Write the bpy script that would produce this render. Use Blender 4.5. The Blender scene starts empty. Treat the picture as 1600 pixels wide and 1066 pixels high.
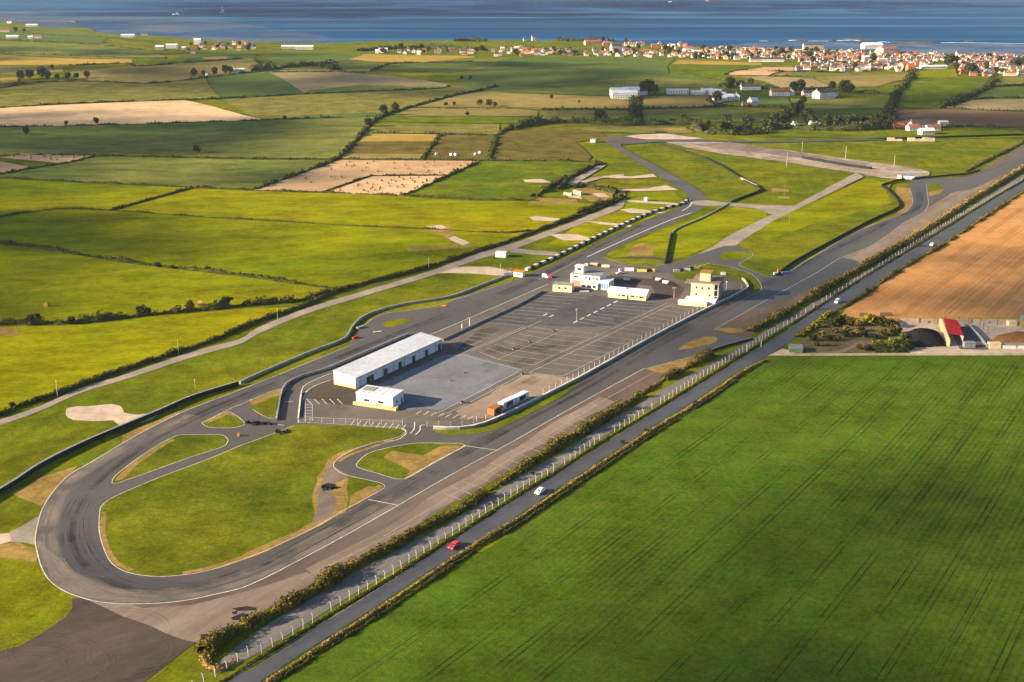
import bpy, bmesh, math, random
import numpy as np
from mathutils import Vector, Matrix, noise
from mathutils.geometry import tessellate_polygon
random.seed(7); rng = np.random.default_rng(11)
SC = bpy.context.scene; COL = SC.collection
R = math.radians
# ---------------------------------------------------------------- camera
CAM_H = 165.0; F = 1900.0; YH = -60.0
PITCH = math.atan((533 - YH) / F)
cd = bpy.data.cameras.new('camera'); cam = bpy.data.objects.new('camera', cd); COL.objects.link(cam)
cam.location = (0, 0, CAM_H); cam.rotation_euler = (math.pi/2 - PITCH, 0, 0)
cd.sensor_width = 36; cd.lens = F/1600*36; cd.clip_start = 1; cd.clip_end = 80000
SC.camera = cam
# ---------------------------------------------------------------- light
SUN_EL, SHADOW_AZ = 18.0, 76.0        # shadows fall towards azimuth 76 deg (from +Y towards +X)
w = bpy.data.worlds.new('World'); SC.world = w; w.use_nodes = True
nt = w.node_tree; nt.nodes.clear()
sky = nt.nodes.new('ShaderNodeTexSky'); sky.sky_type = 'NISHITA'; sky.sun_disc = False
sky.sun_elevation = R(SUN_EL); sky.sun_rotation = R(SHADOW_AZ + 180)
sky.air_density = 1.0; sky.dust_density = 1.0; sky.ozone_density = 1.5
bg = nt.nodes.new('ShaderNodeBackground'); bg.inputs[1].default_value = 0.055
wo = nt.nodes.new('ShaderNodeOutputWorld')
nt.links.new(sky.outputs[0], bg.inputs[0]); nt.links.new(bg.outputs[0], wo.inputs[0])
sd = bpy.data.lights.new('sun', 'SUN'); sd.energy = 5.0; sd.angle = R(0.6); sd.color = (1.0, 0.78, 0.50)
sun = bpy.data.objects.new('sun', sd); COL.objects.link(sun)
SDIR = Vector((math.sin(R(SHADOW_AZ))*math.cos(R(SUN_EL)), math.cos(R(SHADOW_AZ))*math.cos(R(SUN_EL)), -math.sin(R(SUN_EL))))
sun.rotation_euler = SDIR.to_track_quat('-Z', 'Y').to_euler(); sun.location = (-300, 0, 400)
SC.view_settings.view_transform = 'Standard'; SC.view_settings.look = 'None'
SC.view_settings.exposure = 2.1; SC.view_settings.gamma = 1.0
try: SC.view_settings.use_curve_mapping = False
except Exception: pass
SC.cycles.max_bounces = 5; SC.cycles.transparent_max_bounces = 12; SC.cycles.volume_bounces = 0
# ---------------------------------------------------------------- pixel <-> ground
cp, sp = math.cos(PITCH), math.sin(PITCH)
def ray(x, y):
    u = (x-800)/F; v = -(y-533)/F
    return u, cp + v*sp, -sp + v*cp
def _flat(x, y, z=0.0):
    dx, dy, dz = ray(x, y); t = (CAM_H - z)/(-dz)
    return dx*t, dy*t
HILLS = []
for (px, py, a, sx, sy) in [(150, 122, 9, 260, 170), (560, 122, 8, 200, 130), (960, 118, 8, 240, 160), (330, 96, 8, 200, 200),
                            (40, 165, 6, 220, 120), (1230, 124, 6, 130, 90), (1480, 140, 7, 170, 150), (660, 100, 6, 160, 130), (60, 70, 8, 300, 200),
                            (-250, 300, 6, 200, 160)]:
    hx, hy = _flat(px, py); HILLS.append((hx, hy, a, sx, sy))
def hgt(x, y):
    s = 0.0
    for hx, hy, a, sx, sy in HILLS:
        q = ((x-hx)/sx)**2 + ((y-hy)/sy)**2
        if q < 12: s += a*math.exp(-q)
    return s
def g2(x, y):
    z = 0.0
    for _ in range(14):
        X, Y = _flat(x, y, z); z = 0.5*z + 0.5*hgt(X, Y)
    return X, Y
def P(x, y, z=0.0):
    X, Y = g2(x, y); return Vector((X, Y, hgt(X, Y) + z))
def ppm(y): return (y-YH)*cp/CAM_H       # pixels per metre near the ground at image row y
# ---------------------------------------------------------------- materials
MATS = {}
def _n(nt, t): return nt.nodes.new(t)
def _pos(nt):
    g = _n(nt, 'ShaderNodeNewGeometry'); return g
def mat(name, c1, c2=None, s1=0.03, c3=None, s2=0.6, k2=0.4, stripe=None, rough=0.9, bump=0.0, bs=3.0, leaf=False, metal=0.0, spec=0.0, det=4, stretch=None, lo=0.38, hi=0.62, grain=.16, mott=.14):
    if name in MATS: return MATS[name]
    m = bpy.data.materials.new(name); m.use_nodes = True; nt = m.node_tree; L = nt.links
    b = nt.nodes['Principled BSDF']; b.inputs['Roughness'].default_value = rough; b.inputs['Metallic'].default_value = metal
    b.inputs['Specular IOR Level'].default_value = spec
    g = _pos(nt); vec = g.outputs['Position']
    if stretch:
        m0 = _n(nt, 'ShaderNodeMapping'); m0.inputs['Rotation'].default_value = (0, 0, R(stretch[0])); L.new(vec, m0.inputs[0])
        mp = _n(nt, 'ShaderNodeMapping'); mp.inputs['Scale'].default_value = (stretch[1], stretch[2], 1)
        L.new(m0.outputs[0], mp.inputs[0]); vs = mp.outputs[0]
    else: vs = vec
    col = None
    c2 = c2 or tuple(min(1, v*1.18) for v in c1)
    n1 = _n(nt, 'ShaderNodeTexNoise'); n1.inputs['Scale'].default_value = s1; n1.inputs['Detail'].default_value = det; n1.inputs['Roughness'].default_value = .6
    L.new(vs, n1.inputs['Vector'])
    r1 = _n(nt, 'ShaderNodeMapRange'); r1.inputs[1].default_value = lo; r1.inputs[2].default_value = hi; L.new(n1.outputs[0], r1.inputs[0])
    mx = _n(nt, 'ShaderNodeMix'); mx.data_type = 'RGBA'; mx.inputs[6].default_value = (*c1, 1); mx.inputs[7].default_value = (*c2, 1)
    L.new(r1.outputs[0], mx.inputs[0]); col = mx.outputs[2]
    if c3:
        n2 = _n(nt, 'ShaderNodeTexNoise'); n2.inputs['Scale'].default_value = s2; n2.inputs['Detail'].default_value = 5; n2.inputs['Roughness'].default_value = .7
        L.new(vs, n2.inputs['Vector'])
        r2 = _n(nt, 'ShaderNodeMapRange'); r2.inputs[1].default_value = .42; r2.inputs[2].default_value = .68; r2.inputs[4].default_value = k2; L.new(n2.outputs[0], r2.inputs[0])
        m2 = _n(nt, 'ShaderNodeMix'); m2.data_type = 'RGBA'; m2.inputs[7].default_value = (*c3, 1)
        L.new(r2.outputs[0], m2.inputs[0]); L.new(col, m2.inputs[6]); col = m2.outputs[2]
    if stripe:
        for (az, period, k, dist, sharp) in (stripe if isinstance(stripe, list) else [stripe]):
            mp = _n(nt, 'ShaderNodeMapping'); mp.inputs['Rotation'].default_value = (0, 0, R(az)); L.new(vec, mp.inputs[0])
            wv = _n(nt, 'ShaderNodeTexWave'); wv.bands_direction = 'X'; wv.inputs['Scale'].default_value = 0.314/period
            wv.inputs['Distortion'].default_value = dist; wv.inputs['Detail'].default_value = 2; wv.inputs['Detail Scale'].default_value = .3
            L.new(mp.outputs[0], wv.inputs['Vector'])
            r3 = _n(nt, 'ShaderNodeMapRange'); r3.inputs[1].default_value = sharp; r3.inputs[2].default_value = 1; r3.inputs[3].default_value = 1; r3.inputs[4].default_value = 1-k
            L.new(wv.outputs['Fac'], r3.inputs[0])
            # break the lines up so they come and go
            nb = _n(nt, 'ShaderNodeTexNoise'); nb.inputs['Scale'].default_value = .009; nb.inputs['Detail'].default_value = 5; L.new(vec, nb.inputs['Vector'])
            rb = _n(nt, 'ShaderNodeMapRange'); rb.inputs[1].default_value = .42; rb.inputs[2].default_value = .6; L.new(nb.outputs[0], rb.inputs[0])
            mf = _n(nt, 'ShaderNodeMix'); mf.data_type = 'FLOAT'; mf.inputs[2].default_value = 1.0; L.new(rb.outputs[0], mf.inputs[0]); L.new(r3.outputs[0], mf.inputs[3])
            vm = _n(nt, 'ShaderNodeVectorMath'); vm.operation = 'SCALE'; L.new(col, vm.inputs[0]); L.new(mf.outputs[0], vm.inputs['Scale']); col = vm.outputs[0]
    if not leaf and grain:
        for (sc_, dt_, ro_, k_) in ((.55, 9, .95, grain), (.045, 8, .78, mott)):
            n4 = _n(nt, 'ShaderNodeTexNoise'); n4.inputs['Scale'].default_value = sc_; n4.inputs['Detail'].default_value = dt_; n4.inputs['Roughness'].default_value = ro_; L.new(vs, n4.inputs['Vector'])
            r4 = _n(nt, 'ShaderNodeMapRange'); r4.inputs[1].default_value = .38; r4.inputs[2].default_value = .62; r4.inputs[3].default_value = 1-k_; r4.inputs[4].default_value = 1+k_; L.new(n4.outputs[0], r4.inputs[0])
            vm = _n(nt, 'ShaderNodeVectorMath'); vm.operation = 'SCALE'; L.new(col, vm.inputs[0]); L.new(r4.outputs[0], vm.inputs['Scale']); col = vm.outputs[0]
    if leaf:
        rr = _n(nt, 'ShaderNodeMapRange'); rr.inputs[3].default_value = .55; rr.inputs[4].default_value = 1.5; L.new(g.outputs['Random Per Island'], rr.inputs[0])
        vm = _n(nt, 'ShaderNodeVectorMath'); vm.operation = 'SCALE'; L.new(col, vm.inputs[0]); L.new(rr.outputs[0], vm.inputs['Scale']); col = vm.outputs[0]
    L.new(col, b.inputs['Base Color'])
    if bump:
        nb = _n(nt, 'ShaderNodeTexNoise'); nb.inputs['Scale'].default_value = bs; nb.inputs['Detail'].default_value = 4; L.new(vs, nb.inputs['Vector'])
        bp = _n(nt, 'ShaderNodeBump'); bp.inputs['Strength'].default_value = 1; bp.inputs['Distance'].default_value = bump
        L.new(nb.outputs[0], bp.inputs['Height']); L.new(bp.outputs[0], b.inputs['Normal'])
    MATS[name] = m; return m
# ---------------------------------------------------------------- object helpers
def link(name, me, m, parent=None):
    o = bpy.data.objects.new(name, me); COL.objects.link(o)
    if m is not None:
        for k in (m if isinstance(m, (list, tuple)) else [m]): me.materials.append(k)
    if parent is not None: o.parent = parent
    return o
def mesh(name, v, f, m, parent=None, smooth=False, mi=None):
    me = bpy.data.meshes.new(name); me.from_pydata([tuple(a) for a in v], [], [tuple(a) for a in f]); me.update()
    if smooth: me.polygons.foreach_set('use_smooth', [True]*len(me.polygons))
    o = link(name, me, m, parent)
    if mi is not None: me.polygons.foreach_set('material_index', mi)
    return o
def tag(o, label, cat, group=None):
    o['label'] = label; o['category'] = cat
    if group: o['group'] = group
    return o
def empty(name, loc, rz, label, cat, group=None):
    o = bpy.data.objects.new(name, None); COL.objects.link(o); o.location = loc; o.rotation_euler = (0, 0, rz)
    o.empty_display_size = .5
    return tag(o, label, cat, group)
def struct(o): o['kind'] = 'structure'; return o
def stuff(o): o['kind'] = 'stuff'; return o
def copy_tree(o, parent=None):
    c = o.copy(); COL.objects.link(c); c.parent = parent
    for ch in o.children: copy_tree(ch, c)
    return c
def cat_rom(pts, closed=True, n=5):
    out = []; N = len(pts)
    rngi = range(N) if closed else range(N-1)
    for i in rngi:
        if closed: p0, p1, p2, p3 = pts[(i-1) % N], pts[i], pts[(i+1) % N], pts[(i+2) % N]
        else: p0, p1, p2, p3 = pts[max(i-1, 0)], pts[i], pts[i+1], pts[min(i+2, N-1)]
        for k in range(n):
            t = k/n
            out.append(tuple(.5*((2*b) + (-a+c)*t + (2*a-5*b+4*c-d)*t*t + (-a+3*b-3*c+d)*t**3) for a, b, c, d in zip(p0, p1, p2, p3)))
    if not closed: out.append(tuple(pts[-1]))
    return out
GRID = 25.0
def drape(name, ring, m, z, far=None):
    """ring of ground xy -> sheet that follows the terrain"""
    vs = [Vector((a, b, 0)) for a, b in ring]
    far = any(hgt(a, b) > .02 for a, b in ring) if far is None else far
    tris = tessellate_polygon([vs])
    bm = bmesh.new(); bv = [bm.verts.new(v) for v in vs]
    for t in tris:
        try: bm.faces.new([bv[i] for i in t])
        except ValueError: pass
    if far:
        xs = [v.x for v in vs]; ys = [v.y for v in vs]
        for k in range(math.ceil(min(xs)/GRID), math.floor(max(xs)/GRID)+1):
            bmesh.ops.bisect_plane(bm, geom=bm.verts[:]+bm.edges[:]+bm.faces[:], plane_co=(k*GRID, 0, 0), plane_no=(1, 0, 0))
        for k in range(math.ceil(min(ys)/GRID), math.floor(max(ys)/GRID)+1):
            bmesh.ops.bisect_plane(bm, geom=bm.verts[:]+bm.edges[:]+bm.faces[:], plane_co=(0, k*GRID, 0), plane_no=(0, 1, 0))
        bmesh.ops.triangulate(bm, faces=bm.faces[:])
        for v in bm.verts: v.co.z = hgt(v.co.x, v.co.y)
    for v in bm.verts: v.co.z += z
    bm.normal_update()
    for f in bm.faces:
        if f.normal.z < 0: f.normal_flip()
    me = bpy.data.meshes.new(name); bm.to_mesh(me); bm.free()
    return struct(link(name, me, m))
def jag(ring, amp, step=6.0):
    """roughen the outline of a ground ring so that natural edges are uneven"""
    out = []; N = len(ring)
    for i in range(N):
        a = Vector(ring[i]); b = Vector(ring[(i+1) % N]); d = b-a; n = max(1, int(d.length/step))
        for k in range(n):
            q = a + d*(k/n); s = amp*noise.noise(Vector((q.x*.13, q.y*.13, 1.7))) + .6*amp*noise.noise(Vector((q.x*.5, q.y*.5, 5.1)))
            t = amp*noise.noise(Vector((q.x*.17, q.y*.17, 9.7)))
            out.append((q.x + s*1.5, q.y + t*1.5))
    return out
def sheet(name, px, m, z, smooth=0, rag=0.0, step=6.0):
    if smooth: px = cat_rom(px, True, smooth)
    ring = [g2(*p) for p in px]
    if rag: ring = jag(ring, rag, step)
    return drape(name, ring, m, z)
def ground_line(px, smooth=4):
    if smooth and len(px) > 2: px = cat_rom(px, False, smooth)
    return [Vector((*g2(*p), 0)) for p in px]
def offset_line(pts, d):
    out = []
    for i, p in enumerate(pts):
        a = pts[max(i-1, 0)]; b = pts[min(i+1, len(pts)-1)]
        t = (b-a); t.z = 0; t.normalize(); out.append(p + Vector((t.y, -t.x, 0))*d)
    return out
def ribbon_geo(pts, width, z, v, f, dash=None):
    A = offset_line(pts, width/2); B = offset_line(pts, -width/2)
    acc = 0
    for i in range(len(pts)-1):
        seg = (pts[i+1]-pts[i]).length
        if dash and (int(acc/dash) % 2): acc += seg; continue
        acc += seg; k = len(v)
        for q in (A[i], A[i+1], B[i+1], B[i]): v.append((q.x, q.y, hgt(q.x, q.y)+z))
        f.append((k, k+1, k+2, k+3))
def resample(pts, step):
    out = [pts[0]]; acc = 0
    for i in range(len(pts)-1):
        a, b = pts[i], pts[i+1]; L = (b-a).length; d = step-acc
        while d <= L:
            out.append(a+(b-a)*(d/L)); d += step
        acc = L-(d-step)
    if (out[-1]-pts[-1]).length > step*.3: out.append(pts[-1])
    return out
def lines(name, polys, width, m, z, smooth=4, dash=None):
    v = []; f = []
    for px in polys:
        pts = ground_line(px, smooth)
        if dash: pts = resample(pts, dash)
        ribbon_geo(pts, width, z, v, f, dash)
    return struct(mesh(name, v, f, m))
# local geometry
def bx(x0, x1, y0, y1, z0, z1):
    v = [(x0, y0, z0), (x1, y0, z0), (x1, y1, z0), (x0, y1, z0), (x0, y0, z1), (x1, y0, z1), (x1, y1, z1), (x0, y1, z1)]
    return v, [(0, 3, 2, 1), (4, 5, 6, 7), (0, 1, 5, 4), (1, 2, 6, 5), (2, 3, 7, 6), (3, 0, 4, 7)]
def cyl(x, y, z0, z1, r, r2=None, n=8):
    r2 = r if r2 is None else r2
    v = [(x+r*math.cos(2*math.pi*i/n), y+r*math.sin(2*math.pi*i/n), z0) for i in range(n)] + [(x+r2*math.cos(2*math.pi*i/n), y+r2*math.sin(2*math.pi*i/n), z1) for i in range(n)]
    return v, [tuple(range(n-1, -1, -1)), tuple(range(n, 2*n))] + [(i, (i+1) % n, n+(i+1) % n, n+i) for i in range(n)]
def cylh(x, y, z, ax, half, r, n=12):
    """cylinder lying along axis 'x' or 'y', centred"""
    v = []
    for s in (-half, half):
        for i in range(n):
            a = 2*math.pi*i/n
            v.append((x+s, y+r*math.cos(a), z+r*math.sin(a)) if ax == 'x' else (x+r*math.cos(a), y+s, z+r*math.sin(a)))
    return v, [tuple(range(n-1, -1, -1)), tuple(range(n, 2*n))] + [(i, (i+1) % n, n+(i+1) % n, n+i) for i in range(n)]
def join(geos):
    v = []; f = []
    for gv, gf in geos:
        k = len(v); v += gv; f += [tuple(i+k for i in q) for q in gf]
    return v, f
def part(name, geos, m, parent, label=None):
    v, f = join(geos); o = mesh(name, v, f, m, parent)
    if label: o['label'] = label
    return o
# ---------------------------------------------------------------- colours
G_AIR = mat('grass_airfield', (.058, .090, .003), (.110, .118, .003), .012, (.120, .098, .016), .15, .5, stripe=(10, 9, .12, 3, .3), bump=.07, bs=1.6, grain=.42, mott=.34)
G_LUSH = mat('grass_lush', (.055, .092, .004), (.090, .110, .006), .02, (.090, .080, .02), .2, .3, bump=.07, bs=1.6, grain=.42, mott=.34)
G_INF = mat('grass_infield', (.055, .086, .003), (.092, .104, .004), .02, (.115, .092, .02), .3, .55, stripe=(-30, 7, .10, 4, .2), bump=.07, bs=1.6, grain=.42, mott=.34)
G_BRIGHT = mat('grass_pasture_yellow', (.125, .138, .001), (.180, .160, .001), .008, (.100, .130, .002), .06, .5, stripe=(80, 30, .06, 4, .2), bump=.07, bs=1.6, grain=.34, mott=.36, stretch=(80, 1, .45))
G_BRIGHT2 = mat('grass_pasture_bright', (.095, .132, .001), (.160, .155, .001), .008, (.170, .150, .003), .05, .5, stripe=(60, 25, .06, 4, .2), bump=.07, bs=1.6, grain=.34, mott=.36, stretch=(80, 1, .45))
G_GREEN = mat('grass_meadow', (.080, .112, .024), (.120, .125, .030), .006, (.135, .12, .035), .04, .4, grain=.34, mott=.36, stretch=(80, 1, .45))
G_DEEP = mat('crop_deep_green', (.056, .094, .024), (.082, .112, .026), .004, (.095, .10, .028), .03, .3, stripe=(20, 40, .1, 3, .3))
G_OLIVE = mat('grass_olive', (.110, .115, .025), (.150, .130, .032), .006, (.06, .07, .02), .04, .4, grain=.42, mott=.34)
G_TAN = mat('grass_tan', (.165, .135, .045), (.20, .155, .055), .006, (.09, .085, .025), .05, .4)
G_BROWN = mat('rough_brown_grass', (.085, .070, .018), (.115, .085, .024), .01, (.065, .068, .014), .05, .5, stripe=(75, 12, .2, 3, .3), grain=.42, mott=.34)
G_GOLD = mat('crop_gold', (.23, .16, .035), (.27, .19, .045), .01)
G_SOIL = mat('ploughed_soil', (.14, .085, .050), (.17, .105, .060), .01, stripe=(85, 14, .15, 1, .3))
G_BEIGE = mat('cut_field_beige', (.17, .14, .075), (.21, .165, .09), .01)
G_STUB = mat('stubble_pale', (.40, .28, .17), (.50, .36, .22), .008, (.33, .22, .12), .05, .4, stripe=(80, 16, .10, 1, .3))
G_STUB2 = mat('stubble_pink', (.33, .215, .125), (.42, .28, .165), .01, (.26, .18, .09), .05, .5)
G_WHEAT = mat('wheat_stubble', (.33, .165, .062), (.40, .21, .085), .008, (.27, .13, .045), .06, .55, stripe=[(34, 12, .20, .6, .5), (34, 3.0, .12, .3, .2)], grain=.14, mott=.14)
G_CROP = mat('crop_foreground', (.038, .087, .006), (.056, .092, .007), .010, (.074, .070, .011), .10, .35, stripe=[(33, 9, .14, .8, .80), (33, 1.9, .20, .4, .40)], bump=.10, bs=2.0, lo=.25, hi=.75, grain=.42, mott=.26)
DRY = mat('dry_grass', (.235, .150, .055), (.185, .125, .042), .08, (.085, .085, .015), .4, .6, grain=.3, mott=.3)
ASPH = mat('track_asphalt', (.049, .045, .044), (.064, .058, .055), .02, (0.038, 0.036, 0.037), .09, .55, rough=.75, spec=.35, stretch=(34, 1, .25))
ASPH_D = mat('asphalt_dark_new', (0.034, 0.035, 0.040), (0.043, 0.042, 0.046), .03, (0.051, 0.048, 0.048), .2, .4, rough=.7, spec=.35)
ASPH_OLD = mat('asphalt_old_brown', (0.048, 0.040, 0.037), (0.066, 0.054, 0.048), .03, (0.085, 0.072, 0.064), .25, .45, stretch=(50, 1, .3))
ROAD = mat('road_asphalt', (.036, .040, .054), (.047, .050, .062), .05, (0.066, 0.064, 0.066), .3, .4, rough=.7, spec=.3)
CONC = mat('old_concrete', (.175, .138, .115), (.105, .082, .072), .035, (0.200, 0.166, 0.143), .12, .6, stretch=(34, 1, .22), lo=.3, hi=.7)
CONC_D = mat('old_concrete_dark', (.105, .082, .072), (.072, .058, .052), .03, (0.128, 0.104, 0.089), .16, .5, stretch=(34, 1, .25))
CONC_L = mat('pale_concrete', (.34, .275, .215), (.42, .345, .275), .05, (.22, .175, .135), .16, .6)
APRON = mat('paddock_asphalt', (0.092, 0.083, 0.080), (0.115, 0.102, 0.093), .03, (0.075, 0.071, 0.071), .15, .5, stretch=(34, 1, .4))
APRON_B = mat('paddock_blue_grey', (.118, .129, .155), (.134, .142, .166), .02, (0.115, 0.112, 0.119), .12, .35)
APRON_D = mat('paddock_dark', (0.056, 0.058, 0.066), (0.070, 0.070, 0.076), .03, (0.084, 0.080, 0.080), .15, .4)
APRON_P = mat('paddock_pink', (.235, .180, .140), (.205, .160, .130), .03, (.165, .135, .115), .15, .5)
TRACKW = mat('farm_track', (.20, .175, .155), (.26, .22, .19), .05, (0.099, 0.090, 0.072), .2, .4)
TRACKG = mat('service_road_grey', (.115, .112, .118), (.15, .142, .14), .05, (0.085, 0.076, 0.070), .25, .5, stretch=(34, 1, .2))
PAINT = mat('white_paint', (.52, .51, .49), (.40, .39, .37), .6, (.24, .23, .22), .25, .6, rough=.6)
PAINT_OLD = mat('worn_white_paint', (.34, .32, .30), (.22, .205, .19), .5, rough=.7)
STAIN = mat('tar_stain', (.018, .018, .02), (.03, .028, .028), .5)
WHITE = mat('white_sheet', (.47, .50, .56), (.43, .46, .52), .5, (.36, .39, .44), 1.2, .35, rough=.55)
WHITE2 = mat('white_render', (.72, .66, .60), (.66, .61, .56), .4, rough=.7)
CREAM = mat('cream_render', (.62, .48, .29), (.56, .44, .27), .4, (.45, .36, .25), 1.0, .3, rough=.75)
TANB = mat('tan_plinth', (.55, .34, .15), (.50, .31, .14), .6)
GLASSD = mat('dark_glass', (.02, .022, .028), (.035, .038, .045), .8, rough=.15, spec=.6)
GREYM = mat('grey_metal', (.30, .31, .33), (.24, .25, .27), .6, rough=.45, metal=.3)
ROOFB = mat('brown_roof_felt', (.20, .145, .115), (.24, .17, .13), .5)
RUST = mat('rust_brown', (.20, .09, .04), (.28, .13, .06), 1.2)
BLACKR = mat('black_rubber', (.016, .017, .018), (.03, .03, .03), .8, rough=.85)
BARR_G = mat('barrier_grey', (.15, .165, .17), (.21, .225, .225), .5, rough=.6)
POSTC = mat('concrete_post', (.36, .34, .31), (.42, .39, .36), 2)
WOOD = mat('pole_wood', (.13, .09, .06), (.18, .13, .09), 2)
REDP = mat('red_paint', (.42, .03, .03), (.36, .025, .03), 1, rough=.45)
ORNG = mat('orange_board', (.50, .19, .05), (.42, .15, .04), 1)
BLUEP = mat('blue_paint', (.08, .16, .34), (.10, .2, .38), 1, rough=.5)
YELP = mat('yellow_paint', (.55, .42, .10), (.48, .38, .10), 1)
LEAF_D = mat('leaves_dark', (.026, .036, .010), (.042, .044, .012), .25, (.075, .058, .018), .9, .35, leaf=True)
LEAF_G = mat('leaves_gorse', (.030, .038, .009), (.060, .055, .012), .10, (.24, .15, .040), .30, .50, leaf=True)
LEAF_O = mat('leaves_dry', (.22, .145, .05), (.15, .115, .038), .08, (.06, .06, .018), .5, .65, leaf=True)
LEAF_T = mat('leaves_tree', (.022, .032, .012), (.038, .044, .015), .1, (.060, .055, .016), .5, .4, leaf=True)
LEAF_Y = mat('leaves_yellow_green', (.11, .11, .012), (.15, .13, .016), .3, leaf=True)
BARK = mat('bark', (.06, .045, .03), (.08, .06, .04), 2)
HEAPD = mat('silage_cover_black', (.010, .010, .012), (.020, .02, .022), .4, rough=.7, bump=.1, bs=2)
HEAPB = mat('manure_heap', (.16, .075, .028), (.22, .10, .04), .5, bump=.3, bs=2)
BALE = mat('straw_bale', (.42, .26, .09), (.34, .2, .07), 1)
BALED = mat('bale_shaded_straw', (.26, .15, .07), (.20, .12, .055), 1)  # darker straw, the bales' shade put into the colour
ROCK = mat('shore_rock', (.06, .05, .045), (.09, .075, .06), .05)
SAND = mat('beach_sand', (.42, .33, .23), (.36, .28, .20), .02)
FOAM = mat('surf_foam', (.75, .76, .78), (.5, .52, .56), .05)

SKID = None
def skid_mat(name, col, a0, a1, sc):
    m = bpy.data.materials.new(name); m.use_nodes = True; nt = m.node_tree; b = nt.nodes['Principled BSDF']; b.inputs['Base Color'].default_value = (*col, 1); b.inputs['Roughness'].default_value = .8; b.inputs['Specular IOR Level'].default_value = .1
    g = _n(nt, 'ShaderNodeNewGeometry'); n = _n(nt, 'ShaderNodeTexNoise'); n.inputs['Scale'].default_value = sc; n.inputs['Detail'].default_value = 6; n.inputs['Roughness'].default_value = .7; nt.links.new(g.outputs['Position'], n.inputs['Vector'])
    r = _n(nt, 'ShaderNodeMapRange'); r.inputs[1].default_value = .40; r.inputs[2].default_value = .62; r.inputs[3].default_value = a0; r.inputs[4].default_value = a1; nt.links.new(n.outputs[0], r.inputs[0]); nt.links.new(r.outputs[0], b.inputs['Alpha']); return m
SKID = skid_mat('tyre_rubber_marks', (.014, .014, .016), .02, .26, .06); DUST = skid_mat('pale_dust', (.30, .25, .21), .0, .30, .05); WORN = skid_mat('dark_worn_tarmac', (.02, .02, .023), .0, .24, .03)

BAY = mat('bay_paint', (.44, .42, .40), (.30, .285, .27), .5, rough=.7)
TRAM = skid_mat('pressed_crop', (.014, .030, .004), .0, .62, .035)

RUNP = mat('worn_pale_runway', (.27, .22, .185), (.15, .125, .11), .04, (.33, .275, .225), .15, .6, grain=.3, mott=.35, lo=.3, hi=.7)
# ---------------------------------------------------------------- land base and sea
coast_px = [(-900, 26), (-500, 30), (-200, 33), (0, 34.5), (35, 37), (70, 42.5), (135, 43.5), (150, 50), (175, 53), (265, 57.5), (305, 63), (400, 66), (500, 66.5),
            (600, 64), (700, 63), (800, 62.5), (900, 64), (1000, 68), (1060, 71), (1150, 73), (1200, 75), (1300, 78), (1400, 82), (1500, 84), (1600, 85), (1800, 92), (2300, 100), (3000, 110)]
coast = [_flat(*p) for p in cat_rom(coast_px, False, 4)]
def build_land():
    cs = sorted(coast); xs = [-5200 + 40*i for i in range(235)]
    def cy(x):
        if x <= cs[0][0]: return cs[0][1]
        for i in range(len(cs)-1):
            if cs[i][0] <= x <= cs[i+1][0]:
                return cs[i][1]+(cs[i+1][1]-cs[i][1])*(x-cs[i][0])/max(.01, cs[i+1][0]-cs[i][0])
        return cs[-1][1]
    v = []; f = []; R_ = 84
    for x in xs:
        top = cy(x)+9*noise.noise(Vector((x*.006, 3.1, 0)))+5*noise.noise(Vector((x*.03, 7.1, 0)))
        for j in range(R_):
            y = -900+(top+900)*(j/(R_-1)); v.append((x, y, hgt(x, y)-(.02 if y < 900 else .5)))
        v.append((x, top+4, -7))
    K = R_+1
    for i in range(len(xs)-1):
        for j in range(R_): f.append((i*K+j, (i+1)*K+j, (i+1)*K+j+1, i*K+j+1))
    return struct(mesh('ground', v, f, G_AIR))
build_land()
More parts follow.
